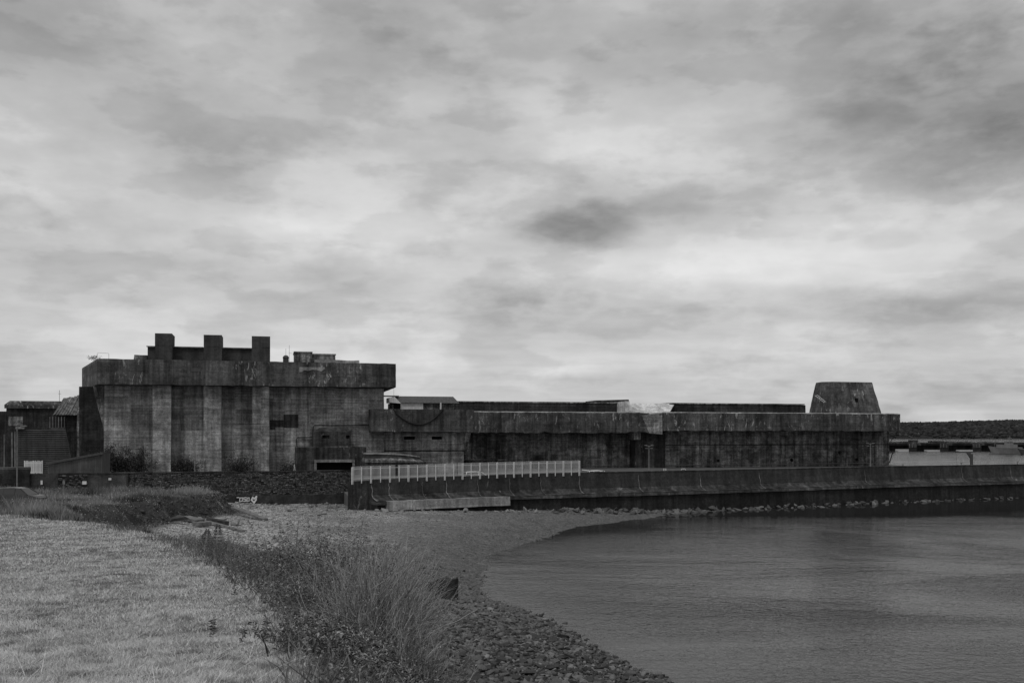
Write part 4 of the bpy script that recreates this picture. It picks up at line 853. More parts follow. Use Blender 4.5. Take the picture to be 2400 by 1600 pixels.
def make_car(name, loc, rz, label, mat, hatch=False):
    """small estate car, nose towards +x"""
    g = empty(name, loc, rz, label, 'car')
    secs = [(-2.05, .45, .82, .72), (-1.98, .32, .95, .80), (-1.2, .25, .98, .85), (0, .22, .97, .86), (1.0, .25, .95, .85), (1.7, .30, .84, .80), (2.05, .42, .66, .62)]
    rings = [[(x, -w, zl), (x, w, zl), (x, w * 1.0, zl + .3), (x, w * .95, zt_), (x, -w * .95, zt_), (x, -w, zl + .3)] for x, zl, zt_, w in secs]
    MB().loft(rings).build('body', M[mat], g, smooth=False)
    roof = [(-1.78, 1.40, .58), (-1.3, 1.50, .63), (-.3, 1.52, .64), (.35, 1.45, .62)]
    MB().loft([[(x, -w, z_ - .06), (x, w, z_ - .06), (x, w * .8, z_), (x, -w * .8, z_)] for x, z_, w in roof]).build('roof', M[mat], g)
    for sgn in (-1, 1):
        for xa, xb, ta, tb in ((-1.9, -1.15, -1.7, -1.15), (-1.05, -.05, -1.05, -.1), (.05, 1.12, 0, .38)):
            y0, y1 = sgn * .80, sgn * .62
            MB().hexa([(xa, y0 - .01, .94), (xb, y0 - .01, .94), (xb, y0 + .01, .94), (xa, y0 + .01, .94), (ta, y1 - .01, 1.43), (tb, y1 - .01, 1.43), (tb, y1 + .01, 1.43), (ta, y1 + .01, 1.43)]).build('side_window', M['glass'], g)
        for (xa, ta) in ((1.16, .42), (.0, -.05), (-1.1, -1.1), (-1.95, -1.75)):
            MB().tube([(xa, sgn * .8, .93), (ta, sgn * .62, 1.45)], .045, 5).build('window_pillar', M[mat], g)
        for xw in (-1.25, 1.3):
            w_ = MB().tube([(xw, sgn * .68, .31), (xw, sgn * .87, .31)], .31, 16).build('wheel', M['tyre'], g)
            MB().tube([(xw, sgn * .872, .31), (xw, sgn * .885, .31)], .19, 12).build('rim', M['rail'], g if False else w_)
        MB().box(1.92, 2.03, *sorted((sgn * .3, sgn * .58)), .56, .66).build('headlight', M['white'], g)
    MB().hexa([(1.15, -.76, .93), (1.18, -.76, .93), (1.18, .76, .93), (1.15, .76, .93), (.38, -.6, 1.44), (.41, -.6, 1.44), (.41, .6, 1.44), (.38, .6, 1.44)]).build('windscreen', M['glass'], g)
    if hatch: MB().hexa([(-1.75, -.58, 1.42), (-1.7, -.58, 1.5), (-1.7, .58, 1.5), (-1.75, .58, 1.42), (-2.75, -.55, 1.55), (-2.7, -.55, 1.63), (-2.7, .55, 1.63), (-2.75, .55, 1.55)]).build('open_tailgate', M[mat], g)
    else: MB().hexa([(-2.0, -.7, .95), (-1.98, -.7, .95), (-1.98, .7, .95), (-2.0, .7, .95), (-1.82, -.56, 1.42), (-1.8, -.56, 1.42), (-1.8, .56, 1.42), (-1.82, .56, 1.42)]).build('rear_window', M['glass'], g)
    return g
c_ = world_at(48, 1141, 84); make_car('parked_car', (c_.x, c_.y, c_.z - 1.53), math.radians(-8), 'dark estate car half hidden behind the rough grass bank', 'carpaint')
c_ = world_at(1412, 1102.3, 150); make_car('parked_car', (c_.x - .3, c_.y, QZ), math.radians(4), 'white car with its tailgate open behind the seawall', 'whitecar', True)
c_ = world_at(1118, 1108, 146); make_car('parked_car', (c_.x, c_.y, QZ), math.radians(20), 'white car seen through the palisade fence', 'whitecar')
c_ = world_at(1900, 1096, 170)
def small_post(name, x, yt, Y, w, label, cat, mat='white', zb=QZ, hoop=False):
    p = world_at(x, yt, Y); g = empty(name, (p.x, p.y, zb), 0, label, cat); h = p.z - zb
    if hoop:
        r_ = w / 2; MB().tube([(-r_, 0, 0), (-r_, 0, h - .15), (-r_ * .7, 0, h), (r_ * .7, 0, h), (r_, 0, h - .15), (r_, 0, 0)], .06, 6).build('hoop', M[mat], g)
    else: MB().tube([(0, 0, 0), (0, 0, h)], w / 2, 8).build('shaft', M[mat], g); MB().tube([(0, 0, h), (0, 0, h + .06)], w / 2 * 1.2, 8).build('cap', M[mat], g)
small_post('bollard', 1556, 1098.5, 160, .16, 'left one of the two short white bollards behind the seawall', 'bollard')
small_post('bollard', 1560.5, 1098.5, 160.5, .16, 'right one of the two short white bollards behind the seawall', 'bollard')
small_post('hoop_barrier', 1602, 1098.3, 160, .7, 'small pale hoop barrier right of the two white bollards', 'barrier', 'rail', hoop=True)
for x, yt, s_, lab in ((2116, 1089, 152.3, 'leftmost'), (2253, 1085.5, 157.6, 'middle'), (2385, 1082.5, 162.5, 'rightmost')):
    p = world_at(x, yt, s_ + .3); g = empty('wall_spike', (p.x, p.y, 5.33), 0, lab + ' of the three tiny iron pegs on the seawall top beyond the bunker', 'peg'); h = p.z - 5.33
    MB().tube([(0, 0, 0), (0, 0, max(h, .25))], .05, 5).build('shaft', M['dsteel'], g); MB().box(-.14, .14, -.06, .06, max(h, .25), max(h, .25) + .09).build('head', M['dsteel'], g)
# jib on the quay
p = world_at(2277, 1090, 176); g = empty('jib_crane', (p.x, p.y, QZ), 0, 'small dark jib crane with long horizontal arm beyond the bunker', 'crane'); z2 = world_at(2277, 1059, 176).z - QZ; sc = 176 / F
MB().box(-.2, .2, -.2, .2, 0, z2 - .3).build('mast', M['dsteel'], g)
MB().box(-37 * sc, .25, -.15, .15, z2 - .12, z2 + .1).build('arm', M['dsteel'], g)
MB().hexa([(-.25, -.14, z2 - 1.1), (-.2, -.14, z2 - 1.1), (-.2, .14, z2 - 1.1), (-.25, .14, z2 - 1.1), (-.9, -.14, z2 - .13), (-.2, -.14, z2 - .13), (-.2, .14, z2 - .13), (-.9, .14, z2 - .13)]).build('knee_brace', M['dsteel'], g)
MB().tube([(-37 * sc + .05, 0, z2 - .12), (-33 * sc, 0, 0)], .018, 4).build('hoist_wire', M['cable'], g)
# roof fittings of the blockhouse
def rp(x, y, V): X, Y = bw_(bu(x, V), V); return Vector((X, Y, bz(x, y, V)))
g0_ = rp(228, 839, VP + 1); g = empty('roof_rail', g0_, A, 'thin bent handrail at the left corner of the blockhouse roof', 'rail')
MB().tube([(0, 0, -.2), (0, 0, .75), (.1, 0, .9), (1.7, 0, .85), (1.8, 0, .7), (1.8, 0, -.3)], .035, 5).build('hoop', M['rail'], g)
g0_ = rp(670, 847, VP + 5); g = empty('vent_drum', g0_, A, 'small round vent drum with antenna on the blockhouse roof', 'vent')
MB().loft([[(.5 * math.cos(a) * r, .5 * math.sin(a) * r, z_) for a in np.linspace(0, 2 * math.pi, 10, endpoint=False)] for r, z_ in ((1, -.3), (1, .6), (1.15, .62), (1.15, .7), (.8, 1.0), (.3, 1.12))]).build('drum', M['dsteel'], g)
MB().tube([(0, 0, 1.1), (0, 0, 2.3)], .025, 4).build('spike', M['steel'], g)
g0_ = rp(678, 848, VP + 5.5); g = empty('antenna', g0_, A, 'thin whip antenna beside the vent drum on the roof', 'antenna')
MB().tube([(0, 0, -.3), (0, 0, 3.0)], .025, 4).build('whip', M['steel'], g); MB().tube([(-.1, 0, 1.6), (.5, 0, 1.55)], .02, 4).build('crossbar', M['steel'], g)
g0_ = rp(923, 930, VB); g = empty('antenna', g0_, A, 'thin pole above the shed on the bunker roof', 'antenna'); MB().tube([(0, 0, -1), (0, 0, 1.6)], .025, 4).build('whip', M['steel'], g)
# tripod sign frame by the annex, and a sign post in the weeds
p = world_at(690, 1101, 140); g = empty('trestle', (p.x, p.y, QZ), 0, 'small pale trestle at the left foot of the entrance annex', 'trestle'); h = world_at(690, 1088, 140).z - QZ
for xa in (-.22, .42): MB().tube([(xa, 0, 0), (0, 0, h)], .03, 4).build('leg', M['rail'], g)
MB().tube([(-.15, 0, h * .35), (.2, 0, h * .5)], .025, 4).build('brace', M['rail'], g)
p = world_at(149, 1123, 92); g = empty('marker_post', (p.x, p.y, 4.2), 0, 'thin pale marker post in the weeds before the stone wall', 'post'); h = p.z - 4.2
MB().tube([(0, 0, 0), (.03, 0, h)], .035, 6).build('shaft', M['steel'], g); MB().box(-.09, .13, -.02, .02, h - .45, h - .15).build('plate', M['steel'], g)
# ================================================================== pier and ships across the water
PY = 667.0; ps = PY / F
def px_(x): return (x - HX) * ps
PI_ = empty('pier', (px_(2230), PY, 0), 0, 'long low pier on fendered caissons across the harbour', 'pier')
def pr(name, x0, x1, y0, y1, mat, dv=0.0, dep=8, parent=None): 
    z = lambda y: CH + (HY - y) * ps
    o = MB().box(px_(x0) - px_(2230), px_(x1) - px_(2230), dv, dv + dep, max(z(y1), -1), z(y0)).build(name, M[mat], parent or PI_); return o
pr('deck', 2040, 2520, 1036.5, 1042.5, 'seawall', 1.5, 14)
pr('deck_edge', 2040, 2330, 1036, 1038.5, 'ledge', 1.0, .45)
for x0, x1 in ((2131, 2150), (2204, 2224), (2281, 2301), (2355, 2375)):
    c = pr('caisson', x0, x1, 1043, 1058, 'seabase', .5, 12)
    for k in range(6): pr('fender', x0 + .6 + k * (x1 - x0) / 6, x0 + 2.0 + k * (x1 - x0) / 6, 1039.5, 1048, 'rubble' if k % 2 == 0 else 'ledge', .1, .35, c)
    pr('cap', x0 - 1, x1 + 10, 1039, 1043.2, 'flare', .55, 12, c)
for x0, x1, y0, y1, m_ in ((2141, 2159, 1031, 1037, 'darker'), (2188, 2221, 1033, 1037, 'annex'), (2226, 2250, 1033.6, 1037, 'dark'), (2252, 2345, 1034.2, 1037, 'dark'), (2120, 2141, 1034.5, 1037, 'darker'), (2085, 2118, 1035, 1037, 'annex')): pr('deck_shed', x0, x1, y0, y1, m_, 5, 4)
for x0, x1 in ((2040, 2130.5), (2150.5, 2203.5), (2224.5, 2280.5), (2301.5, 2354.5), (2375.5, 2520)): pr('gap_backing', x0, x1, 1042.6, 1058, 'seabase', 6.5, 1)  # dark backing sheets that fill the gaps between caissons
for x0, x1, y0, y1, lab in ((2104, 2130, 1049, 1053.5, 'white pontoon moored under the left part of the pier'), (2172, 2203, 1051.5, 1054.5, 'low white pontoon between the middle caissons of the pier'), (2247, 2280, 1051.5, 1056, 'white pontoon in front of the right gap of the pier')):
    Yp = 640.; w = (x1 - x0) * Yp / F; g = empty('pontoon', ((x0 - HX) / F * Yp, Yp, 0), 0, lab, 'pontoon'); zt_ = max(.6, .62 * (CH + (HY - y0) / F * Yp))
    MB().loft([[(.3, 0, -.3), (w - .3, 0, -.3), (w - .3, 4, -.3), (.3, 4, -.3)], [(0, 0, .35), (w, 0, .35), (w, 4, .35), (0, 4, .35)], [(0, 0, zt_), (w, 0, zt_), (w, 4, zt_), (0, 4, zt_)]]).build('hull', M['pontoon'], g)
    MB().box(-.05, w + .05, -.06, .01, zt_ - .35, zt_ - .2).build('rubbing_strake', M['steel'], g)
def ship(name, x0, x1, ydeck, ywl, Y, label, mat, mast=True, flip=1):
    sc_ = Y / F; w = (x1 - x0) * sc_; g = empty(name, ((x0 - HX) * sc_, Y, 0), 0, label, 'ship'); hd = (ywl - ydeck) * sc_
    secs = [(0.0, .02, hd * 1.15), (.05, .5, hd * 1.1), (.15, 1.4, hd), (.35, 2.1, hd * .9), (.7, 2.2, hd * .88), (.97, 1.9, hd * .9), (1.0, 1.8, hd * .92)]
    MB().loft([[(t * w + (.12 * w * (1 - t * 6) if t < .16 else 0), -b * .55, -.5), (t * w + (.12 * w * (1 - t * 6) if t < .16 else 0), b * .55, -.5), (t * w, b, h_), (t * w, -b, h_)] for t, b, h_ in secs]).build('hull', M[mat], g)
    MB().loft([[(t * w, -b - .05, h_ - .25), (t * w, b + .05, h_ - .25), (t * w, b + .05, h_ + .04), (t * w, -b - .05, h_ + .04)] for t, b, h_ in secs[1:]]).build('gunwale', M['steel'], g)
    MB().box(.28 * w, .86 * w, -1.3, 1.3, hd * .85, hd * 1.35).build('deckhouse', M[mat], g)
    wh = MB().box(.52 * w, .74 * w, -1.1, 1.1, hd * 1.355, hd * 1.85).build('wheelhouse', M[mat], g)
    for k in range(4): MB().box(w * (.53 + .05 * k), w * (.565 + .05 * k), -1.13, -1.09, hd * 1.58, hd * 1.75).build('window', M['glass'], wh)
    if mast:
        mm = MB().tube([(.66 * w, 0, hd * 1.85), (.66 * w, 0, hd * 2.7)], .12, 6).build('mast', M['steel'], g); MB().box(.6 * w, .72 * w, -.1, .1, hd * 2.3, hd * 2.36).build('yard', M['steel'], mm)
    MB().tube([(.2 * w, 0, hd * .9), (.2 * w, 0, hd * 1.6), (.28 * w, 0, hd * 1.75)], .1, 6).build('davit', M['steel'], g)
ship('patrol_ship', 2316, 2393, 1046, 1061.5, 565, 'small grey ship with raked bow moored at the right edge', 'ship')
ship('harbour_tug', 2384, 2470, 1050, 1062.5, 540, 'dark vessel cut off by the right edge beside the grey ship', 'dsteel', False)
# ================================================================== stones
def rockmesh(seed, flat=.5, sub=0):
    r = np.random.default_rng(seed); bm = bmesh.new(); bmesh.ops.create_icosphere(bm, subdivisions=1, radius=1)
    for v in bm.verts:
        c = np.array(v.co); k = 1 + r.uniform(-.22, .22); v.co = Vector((c[0] * k, c[1] * k * .75, c[2] * k * flat))
    # slab-like: clip against a few random planes
    for _ in range(4):
        n = r.normal(size=3) * np.array([1, 1, .7]); n /= np.linalg.norm(n); lim = .45 * (1 if abs(n[2]) < .6 else flat)
        for v in bm.verts:
            dd = np.dot(v.co, n)
            if dd > lim: v.co -= Vector(n) * (dd - lim)
    if sub: bmesh.ops.subdivide_edges(bm, edges=bm.edges[:], cuts=1, use_grid_fill=True)
    v = np.array([p.co[:] for p in bm.verts]); f = np.array([[l.index for l in t.verts] for t in bm.faces]); bm.free(); return v, f
def hullmesh(seed, flat):
    r = np.random.default_rng(seed); bm = bmesh.new()
    p = r.normal(size=(14, 3)); p /= np.linalg.norm(p, axis=1)[:, None]; p *= np.array([1, .75, flat]) * r.uniform(.8, 1.1, (14, 1))
    for q in p: bm.verts.new(q)
    g = bmesh.ops.convex_hull(bm, input=bm.verts); bmesh.ops.delete(bm, geom=[x for x in g['geom_interior'] if isinstance(x, bmesh.types.BMVert)], context='VERTS')
    bmesh.ops.triangulate(bm, faces=bm.faces[:]); bm.verts.index_update()
    v = np.array([q.co[:] for q in bm.verts]); f = np.array([[l.index for l in t.verts] for t in bm.faces]); bm.free(); return v, f
ROCKS = [hullmesh(100 + i, .42 + .04 * (i % 6)) for i in range(14)]
def rock_data(i, val):
    v, f = ROCKS[i]; me = bpy.data.meshes.new('stone'); me.from_pydata(v.tolist(), [], f.tolist())
    at = me.attributes.new('val', 'FLOAT', 'POINT'); at.data.foreach_set('value', np.full(len(v), val, np.float32)); return me
BOULD = []; COBB = []
for i in range(14):
    for val in (.1, .35, .7):
        a = rock_data(i, val); a.materials.append(M['rock']); BOULD.append(a)
        a = rock_data(i, val); a.materials.append(M['cobble']); COBB.append(a)
def put_rock(name, me, p, s, parent=None, tilt=.35):
    o = link(bpy.data.objects.new(name, me)); o.location = p; o.scale = (s * random.uniform(.85, 1.25), s * random.uniform(.8, 1.1), s * random.uniform(.7, 1.1))
    o.rotation_euler = (random.gauss(0, tilt), random.gauss(0, tilt), random.uniform(0, 6.3)); o.parent = parent; return o
def gz1(x, y): return float(ground_z(np.array([[x, y]]))[0])
# boulders tipped along the foot of the seawall
nb = 0
for i, p in enumerate(LINE):
    if p.x < -15 or p.x > 84: continue
    n = sw_normal(i); dark = p.x > 3
    cnt = random.choice((0, 2, 3)) if p.x < 3 else random.choice((5, 7, 9)) if p.x < 24 else random.choice((2, 4, 6)) if p.x < 50 else random.choice((2, 3, 5))
    for k in range(cnt):
        o_ = 1.7 + abs(random.gauss(0, 1.0 if not dark else 1.7 if p.x < 26 else 1.0)) + (.6 if p.x < 0 else 0); q = p + n * o_ + Vector((random.uniform(-.5, .5), random.uniform(-.5, .5), 0))
        s = random.choice((.18, .25, .32, .45)) if not dark else random.uniform(.2, .75) ** 1.15 * (1.0 if p.x < 55 else .75)
        z = max(gz1(q.x, q.y), -.25) if p.x < 26 else random.uniform(-.2, .2) - .14 * (o_ - 1.7)
        me = BOULD[3 * random.randrange(14) + (random.choice((1, 2, 2)) if not dark else random.choice((0, 0, 1)))]
        put_rock('boulder', me, (q.x, q.y, z + s * .15), s, ground, .5); nb += 1
# cobbles of the near shore: the largest are single pieces, the rest one mass
def in_view(q, z): 
    x = q[:, 0] / q[:, 1] * F + HX; y = HY - (z - CH) / q[:, 1] * F; return x, y
N_ = 30000; q = np.c_[rng.uniform(-12, 14, N_), rng.uniform(34, 72, N_)]; z = ground_z(q); x, y = in_view(q, z)
sdq = bank_sd(q); ok = (sdq < -2.4) & (z > -.10) & (x > 930) & (x < 1700) & (y < 1640)
wx_ = np.clip((58 - q[:, 1]) / 14, 0, 1); ok &= rng.random(N_) < (.16 + .84 * wx_)
q, z = q[ok], z[ok]; n = len(q)
size = np.clip(rng.lognormal(-2.05, .48, n), .05, .42) * np.interp(q[:, 1], [38, 50, 70], [1.0, .75, .5])
order = np.argsort(-size / q[:, 1]); big_, rest = order[:300], order[300:10500]
for i in big_: put_rock('stone', COBB[3 * random.randrange(14) + random.choice((0, 0, 0, 1, 1, 2))], (q[i, 0], q[i, 1], z[i] + size[i] * .12), size[i], ground, .22)
def rock_mass(name, q, z, size, mat, val, parent):
    V, Fc, Va = [], [], []; n0 = 0
    pick = rng.integers(0, 14, len(q)); ang = rng.uniform(0, 6.28, len(q)); tx = rng.normal(0, .25, len(q)); ty = rng.normal(0, .25, len(q))
    for r in range(14):
        s_ = np.where(pick == r)[0]
        if not len(s_): continue
        v, f = ROCKS[r]; P = v[None] * size[s_][:, None, None] * rng.uniform(.75, 1.25, (len(s_), 1, 3))
        P[..., 2] += P[..., 0] * tx[s_][:, None] + P[..., 1] * ty[s_][:, None]
        c, s2 = np.cos(ang[s_])[:, None], np.sin(ang[s_])[:, None]; X = P[..., 0] * c - P[..., 1] * s2; Yv = P[..., 0] * s2 + P[..., 1] * c
        P = np.stack([X + q[s_, 0][:, None], Yv + q[s_, 1][:, None], P[..., 2] + (z[s_] + size[s_] * .1)[:, None]], -1)
        V.append(P.reshape(-1, 3)); Fc.append((f[None] + (np.arange(len(s_)) * len(v))[:, None, None] + n0).reshape(-1, 3)); Va.append(np.repeat(val[s_], len(v))); n0 += len(s_) * len(v)
    return mesh_np(name, np.concatenate(V), np.concatenate(Fc), mat, parent, np.concatenate(Va))
o = rock_mass('shingle', q[rest], z[rest], size[rest], M['cobble'], np.clip(rng.normal(.26, .24, len(rest)) + (rng.random(len(rest)) < .08) * .6, 0, 1), ground); tag(o, kind='stuff')
N_ = 60000; q = np.c_[rng.uniform(-34, 16, N_), rng.uniform(56, 122, N_)]; z = ground_z(q); x, y = in_view(q, z)
ok = (bank_sd(q) < -1.0) & (z > -.02) & (x > 300) & (x < 1700); q, z = q[ok], z[ok]; n = len(q); size = np.clip(rng.lognormal(-2.9, .4, n), .03, .18)
lineq = np.array([[p.x, p.y] for p in LINE]); front = q[:, 1] < np.interp(q[:, 0], np.r_[-60, -19.2, lineq[:, 0]], np.r_[106.5, 119, lineq[:, 1]]) - .6; q, z, size = q[front], z[front], size[front]; n = len(q)
o = rock_mass('gravel', q, z, size, M['pebble'], np.clip(rng.normal(.5, .13, n) * np.interp(z, [.2, 1.6], [.6, 1.1]), 0, 1), ground); tag(o, kind='stuff')
# rubble scree in the beach corner under the stone wall
N_ = 2600; x_ = rng.uniform(480, 900, N_); q = np.c_[rng.uniform(-32, -13, N_), rng.uniform(88, 119, N_)]
z = ground_z(q); dist = (pA.y + (q[:, 0] - pA.x) * dirw.y / dirw.x) - q[:, 1]
ok = (dist > .7) & (bank_sd(q) < -.6) & (rng.random(N_) < np.exp(-np.abs(dist - 2) / 6)); q, z = q[ok], z[ok]
o = rock_mass('rubble', q, z, np.clip(rng.lognormal(-1.9, .5, len(q)), .08, .5), M['pebble'], np.clip(rng.normal(.6, .3, len(q)), 0, 1), ground); tag(o, kind='stuff')
# single stones that stand out
p = world_at(1551, 1585, 40.2); o = put_rock('beach_rock', BOULD[0], (p.x, p.y, .08), .36, None, .1); tag(o, 'lone dark rock standing in the shallow water at the bottom edge', 'rock')
p = world_at(419, 1222, 83); o = put_rock('beach_rock', BOULD[3], (p.x, p.y, p.z + .15), .85, None, .4); tag(o, 'round dark boulder at the foot of the grassy bank', 'rock')
for x_, y_, Y_, s_, lab, k in ((471, 1203, 88, .6, 'pale boulder under the eroded bank edge', 5), (553, 1206, 86, .75, 'pale upright stone below the long plank end', 5), (900, 1189, 110, .7, 'pale flat boulder at the left foot of the seawall', 2)):
    p = world_at(x_, y_, Y_); o = put_rock('beach_rock', BOULD[k + 6], (p.x, p.y, gz1(p.x, p.y) + s_ * .25), s_, None, .3); tag(o, lab, 'rock')
# slabs and timbers on the upper beach
def beam(name, a, b, w, h, mat, label, cat, lift=.1):
    A_, B_ = Vector(a), Vector(b); dd = B_ - A_; ln = dd.length; o_ = MB(); n_ = 6; rings = []
    for i in range(n_ + 1):
        x_ = ln * i / n_; j = lambda: random.uniform(-.05, .05) * h * 3
        rings.append([(x_, -w / 2 + j(), -h / 2 + j() * .3), (x_, w / 2 + j(), -h / 2), (x_, w / 2 + j(), h / 2 + j() * .3), (x_, -w / 2 + j(), h / 2 + j() * .3)])
    o_ = o_.loft(rings).build(name, M[mat]); o_.location = A_; o_.rotation_euler = dd.to_track_quat('X', 'Z').to_euler(); tag(o_, label, cat); return o_
def gpt(x, y, Y, up): p = world_at(x, y, Y); return (p.x, p.y, gz1(p.x, p.y) + up)
beam('concrete_beam', gpt(548, 1184, 99, .75), gpt(622, 1200, 92.5, .12), .55, .2, 'slab', 'long flat concrete beam sloping down from the eroded bank onto the beach', 'beam')
beam('timber_baulk', gpt(489, 1212, 86, .38), gpt(532, 1219, 84, .3), .45, .34, 'dtimber', 'short dark timber baulk lying across the beach debris', 'timber')
beam('timber_plank', gpt(484, 1219, 85.5, .2), gpt(574, 1236, 80, .08), .35, .16, 'timber', 'long pale plank half sunk below the dark timber baulk', 'timber')
beam('concrete_slab', gpt(434, 1216, 86, .35), gpt(468, 1220, 85, .22), 1.0, .25, 'slab', 'broken concrete slab leaning at the foot of the bank', 'slab')
beam('concrete_slab', gpt(459, 1226, 82, .25), gpt(487, 1224, 83, .25), .9, .35, 'slab', 'thick square concrete slab right of the dark boulder', 'slab')
beam('concrete_slab', gpt(503, 1210, 90, .2), gpt(528, 1208, 90, .22), 1.1, .16, 'pale', 'thin pale slab behind the dark timber baulk', 'slab')
beam('timber_plank', gpt(768, 1193, 112, .12), gpt(826, 1189, 113, .25), .3, .2, 'timber', 'pale driftwood plank by the foot of the stone wall', 'timber')
# dark mooring block on the shingle beside the shrubs
p = world_at(1044, 1398, 56.5); p.z = gz1(p.x, p.y); g = empty('mooring_block', p, math.radians(-28), 'square dark concrete mooring block on the shingle beside the shrubs', 'block')
MB().gbox(-.5, .55, -.5, .5, -.2, 1.1, .3, .008).build('block', M['darker'], g)
MB().gbox(-1.0, -.51, -.3, .3, .35, .9, .4, .01).build('stub', M['darker'], g)
# ================================================================== grass and shrubs
def unit(v): return v / np.maximum(np.linalg.norm(v, axis=-1, keepdims=True), 1e-9)
def blades(name, base, length, width, lean, mat, val, segs=2, droop=.5, parent=None):
    """tapering ribbons: base (N,3), lean (N,2) horizontal direction times slope"""
    n = len(base); t = np.linspace(0, 1, segs + 1); V = np.zeros((n, segs + 1, 2, 3))
    side = rng.uniform(0, 2 * np.pi, n); sv = np.stack([np.cos(side), np.sin(side), np.zeros(n)], -1)
    for i, ti in enumerate(t):
        c = base.copy(); c[:, :2] += lean * (length * (ti * .6 + droop * ti * ti))[:, None]; c[:, 2] += length * (ti - .42 * droop * ti * ti * np.linalg.norm(lean, axis=1))
        w = width * (1 - .92 * ti ** 1.5) * .5
        V[:, i, 0] = c - sv * w[:, None]; V[:, i, 1] = c + sv * w[:, None]
    Fq = []
    for i in range(segs):
        a = np.arange(n) * (segs + 1) * 2 + i * 2; Fq.append(np.stack([a, a + 1, a + 3, a + 2], -1))
    return mesh_np(name, V.reshape(-1, 3), np.concatenate(Fq), mat, parent, np.repeat(val, (segs + 1) * 2))
# lawn: blade density follows what the eye resolves at each distance
N_ = 900000; Yd = np.exp(rng.uniform(np.log(3.2), np.log(66), N_)); Xd = Yd * rng.uniform(-.66, .02, N_)
q = np.c_[Xd, Yd]; ld = lawn_d(q); ok = (ld > -.2 + rng.normal(0, .25, N_)) & (Xd > -46)
q = q[ok]; q = q[rng.random(len(q)) < .72]; z = ground_z(q); n = len(q)
tuft = fbm(q * 1.9, 31, 3); patchv = fbm(q * .33, 41, 3); dark_spot = fbm(q * .9, 57, 3)
dist = np.hypot(q[:, 0], q[:, 1])
length = (.028 + .055 * tuft ** 1.3) * rng.uniform(.5, 1.6, n) * np.interp(dist, [4, 20, 60], [1, 1.15, 1.5])
width = np.interp(dist, [4, 12, 30, 60], [.004, .0085, .022, .045]) * rng.uniform(.6, 1.3, n)
ang = rng.uniform(0, 6.28, n) ; comb = fbm(q * .8, 77, 2) * 12
ang = np.where(rng.random(n) < .25, comb + rng.normal(0, .6, n), ang); sl = np.abs(rng.normal(.7, .5, n))
clump = fbm(q * 5.5, 91, 2)
holes = np.clip((.34 - fbm(q * 2.6, 97, 3)) * 6, 0, .6)
val = np.clip(.62 + (patchv - .5) * .18 + (tuft - .5) * .2 + (clump - .5) * .5 + rng.normal(0, .22, n) - np.clip((.34 - dark_spot) * 3.0, 0, .3) - holes, .0, 1)
o = blades('lawn_grass', np.c_[q, z - .01], length, width, np.c_[np.cos(ang), np.sin(ang)] * sl[:, None], M['lawnblade'], val, 2, .7); tag(o, 'short mown pale grass covering the slope in the foreground', 'grass', kind='stuff')
# long dry straws lying on the lawn
n = 420; Yd = np.exp(rng.uniform(np.log(5), np.log(26), n)); q = np.c_[Yd * rng.uniform(-.55, -.1, n), Yd]; q = q[lawn_d(q) > .3]; n = len(q); a = rng.normal(.9, .9, n)
o = blades('dry_straw', np.c_[q, ground_z(q) + .03], rng.uniform(.12, .34, n), rng.uniform(.004, .008, n), np.c_[np.cos(a), np.sin(a)] * rng.uniform(1.6, 3.0, (n, 1)), M['lawnblade'], rng.uniform(.6, 1, n), 3, .25); tag(o, 'scattered long dry straws lying on the mown grass', 'straw', kind='stuff')
# rough weeds on the bank beyond the lawn
N_ = 150000; q = np.c_[rng.uniform(-62, -22, N_), rng.uniform(44, 104, N_)]; sdq = bank_sd(q); ld = lawn_d(q)
ok = (sdq > -1.3 + rng.normal(0, .5, N_)) & (ld < .4); x = q[:, 0] / q[:, 1] * F + HX; ok &= (x > -60); q = q[ok]; n = len(q); z = ground_z(q)
pt = fbm(q * .28, 15, 4); hh = fbm(q * .5, 19, 3); edge = np.clip(bank_sd(q) / 2.5, .25, 1)
lump = fbm(q * .33, 23, 3); length = np.clip((.15 + 1.5 * np.clip(lump - .3, 0, 1) + .5 * hh ** 2) * edge * rng.uniform(.45, 1.3, n), .1, 1.6); length = np.where((q[:, 1] < 85) & (q[:, 0] < -31), np.minimum(length, rng.uniform(.2, .62, n)), length); a = rng.uniform(0, 6.28, n)
val = np.clip(.5 + (pt - .5) * 2.6 + (lump - .5) * .8 + rng.normal(0, .16, n), 0, 1)
o = blades('bank_weeds', np.c_[q, z - .03], length, rng.uniform(.02, .06, n), np.c_[np.cos(a), np.sin(a)] * rng.uniform(.1, .7, (n, 1)), M['weed'], val, 2, .5); tag(o, 'tall rough weeds covering the bank before the stone wall', 'weeds', kind='stuff')
n = 1500; s_ = rng.integers(0, len(q), n); fp = np.c_[q[s_], z[s_] + length[s_] * rng.uniform(.7, 1.05, n)]; keep = fbm(fp[:, :2] * .2, 61, 2) > .5; fp = fp[keep]
o = blobs_mesh('flower_heads', fp, rng.uniform(.018, .045, len(fp)), M['flower'], None, None, .6); tag(o, 'tiny pale flower heads dotted over the weedy bank', 'flowers', kind='stuff')
# soil overhang clods and roots at the eroded end of the bank
n = 260; cq = np.c_[rng.normal(-29.6, .6, n), rng.uniform(78, 102, n)]; cz = ground_z(cq)
o = rock_mass('soil_clods', cq, cz, rng.uniform(.08, .3, n), M['rock'], rng.uniform(0, .12, n), ground); tag(o, kind='stuff')
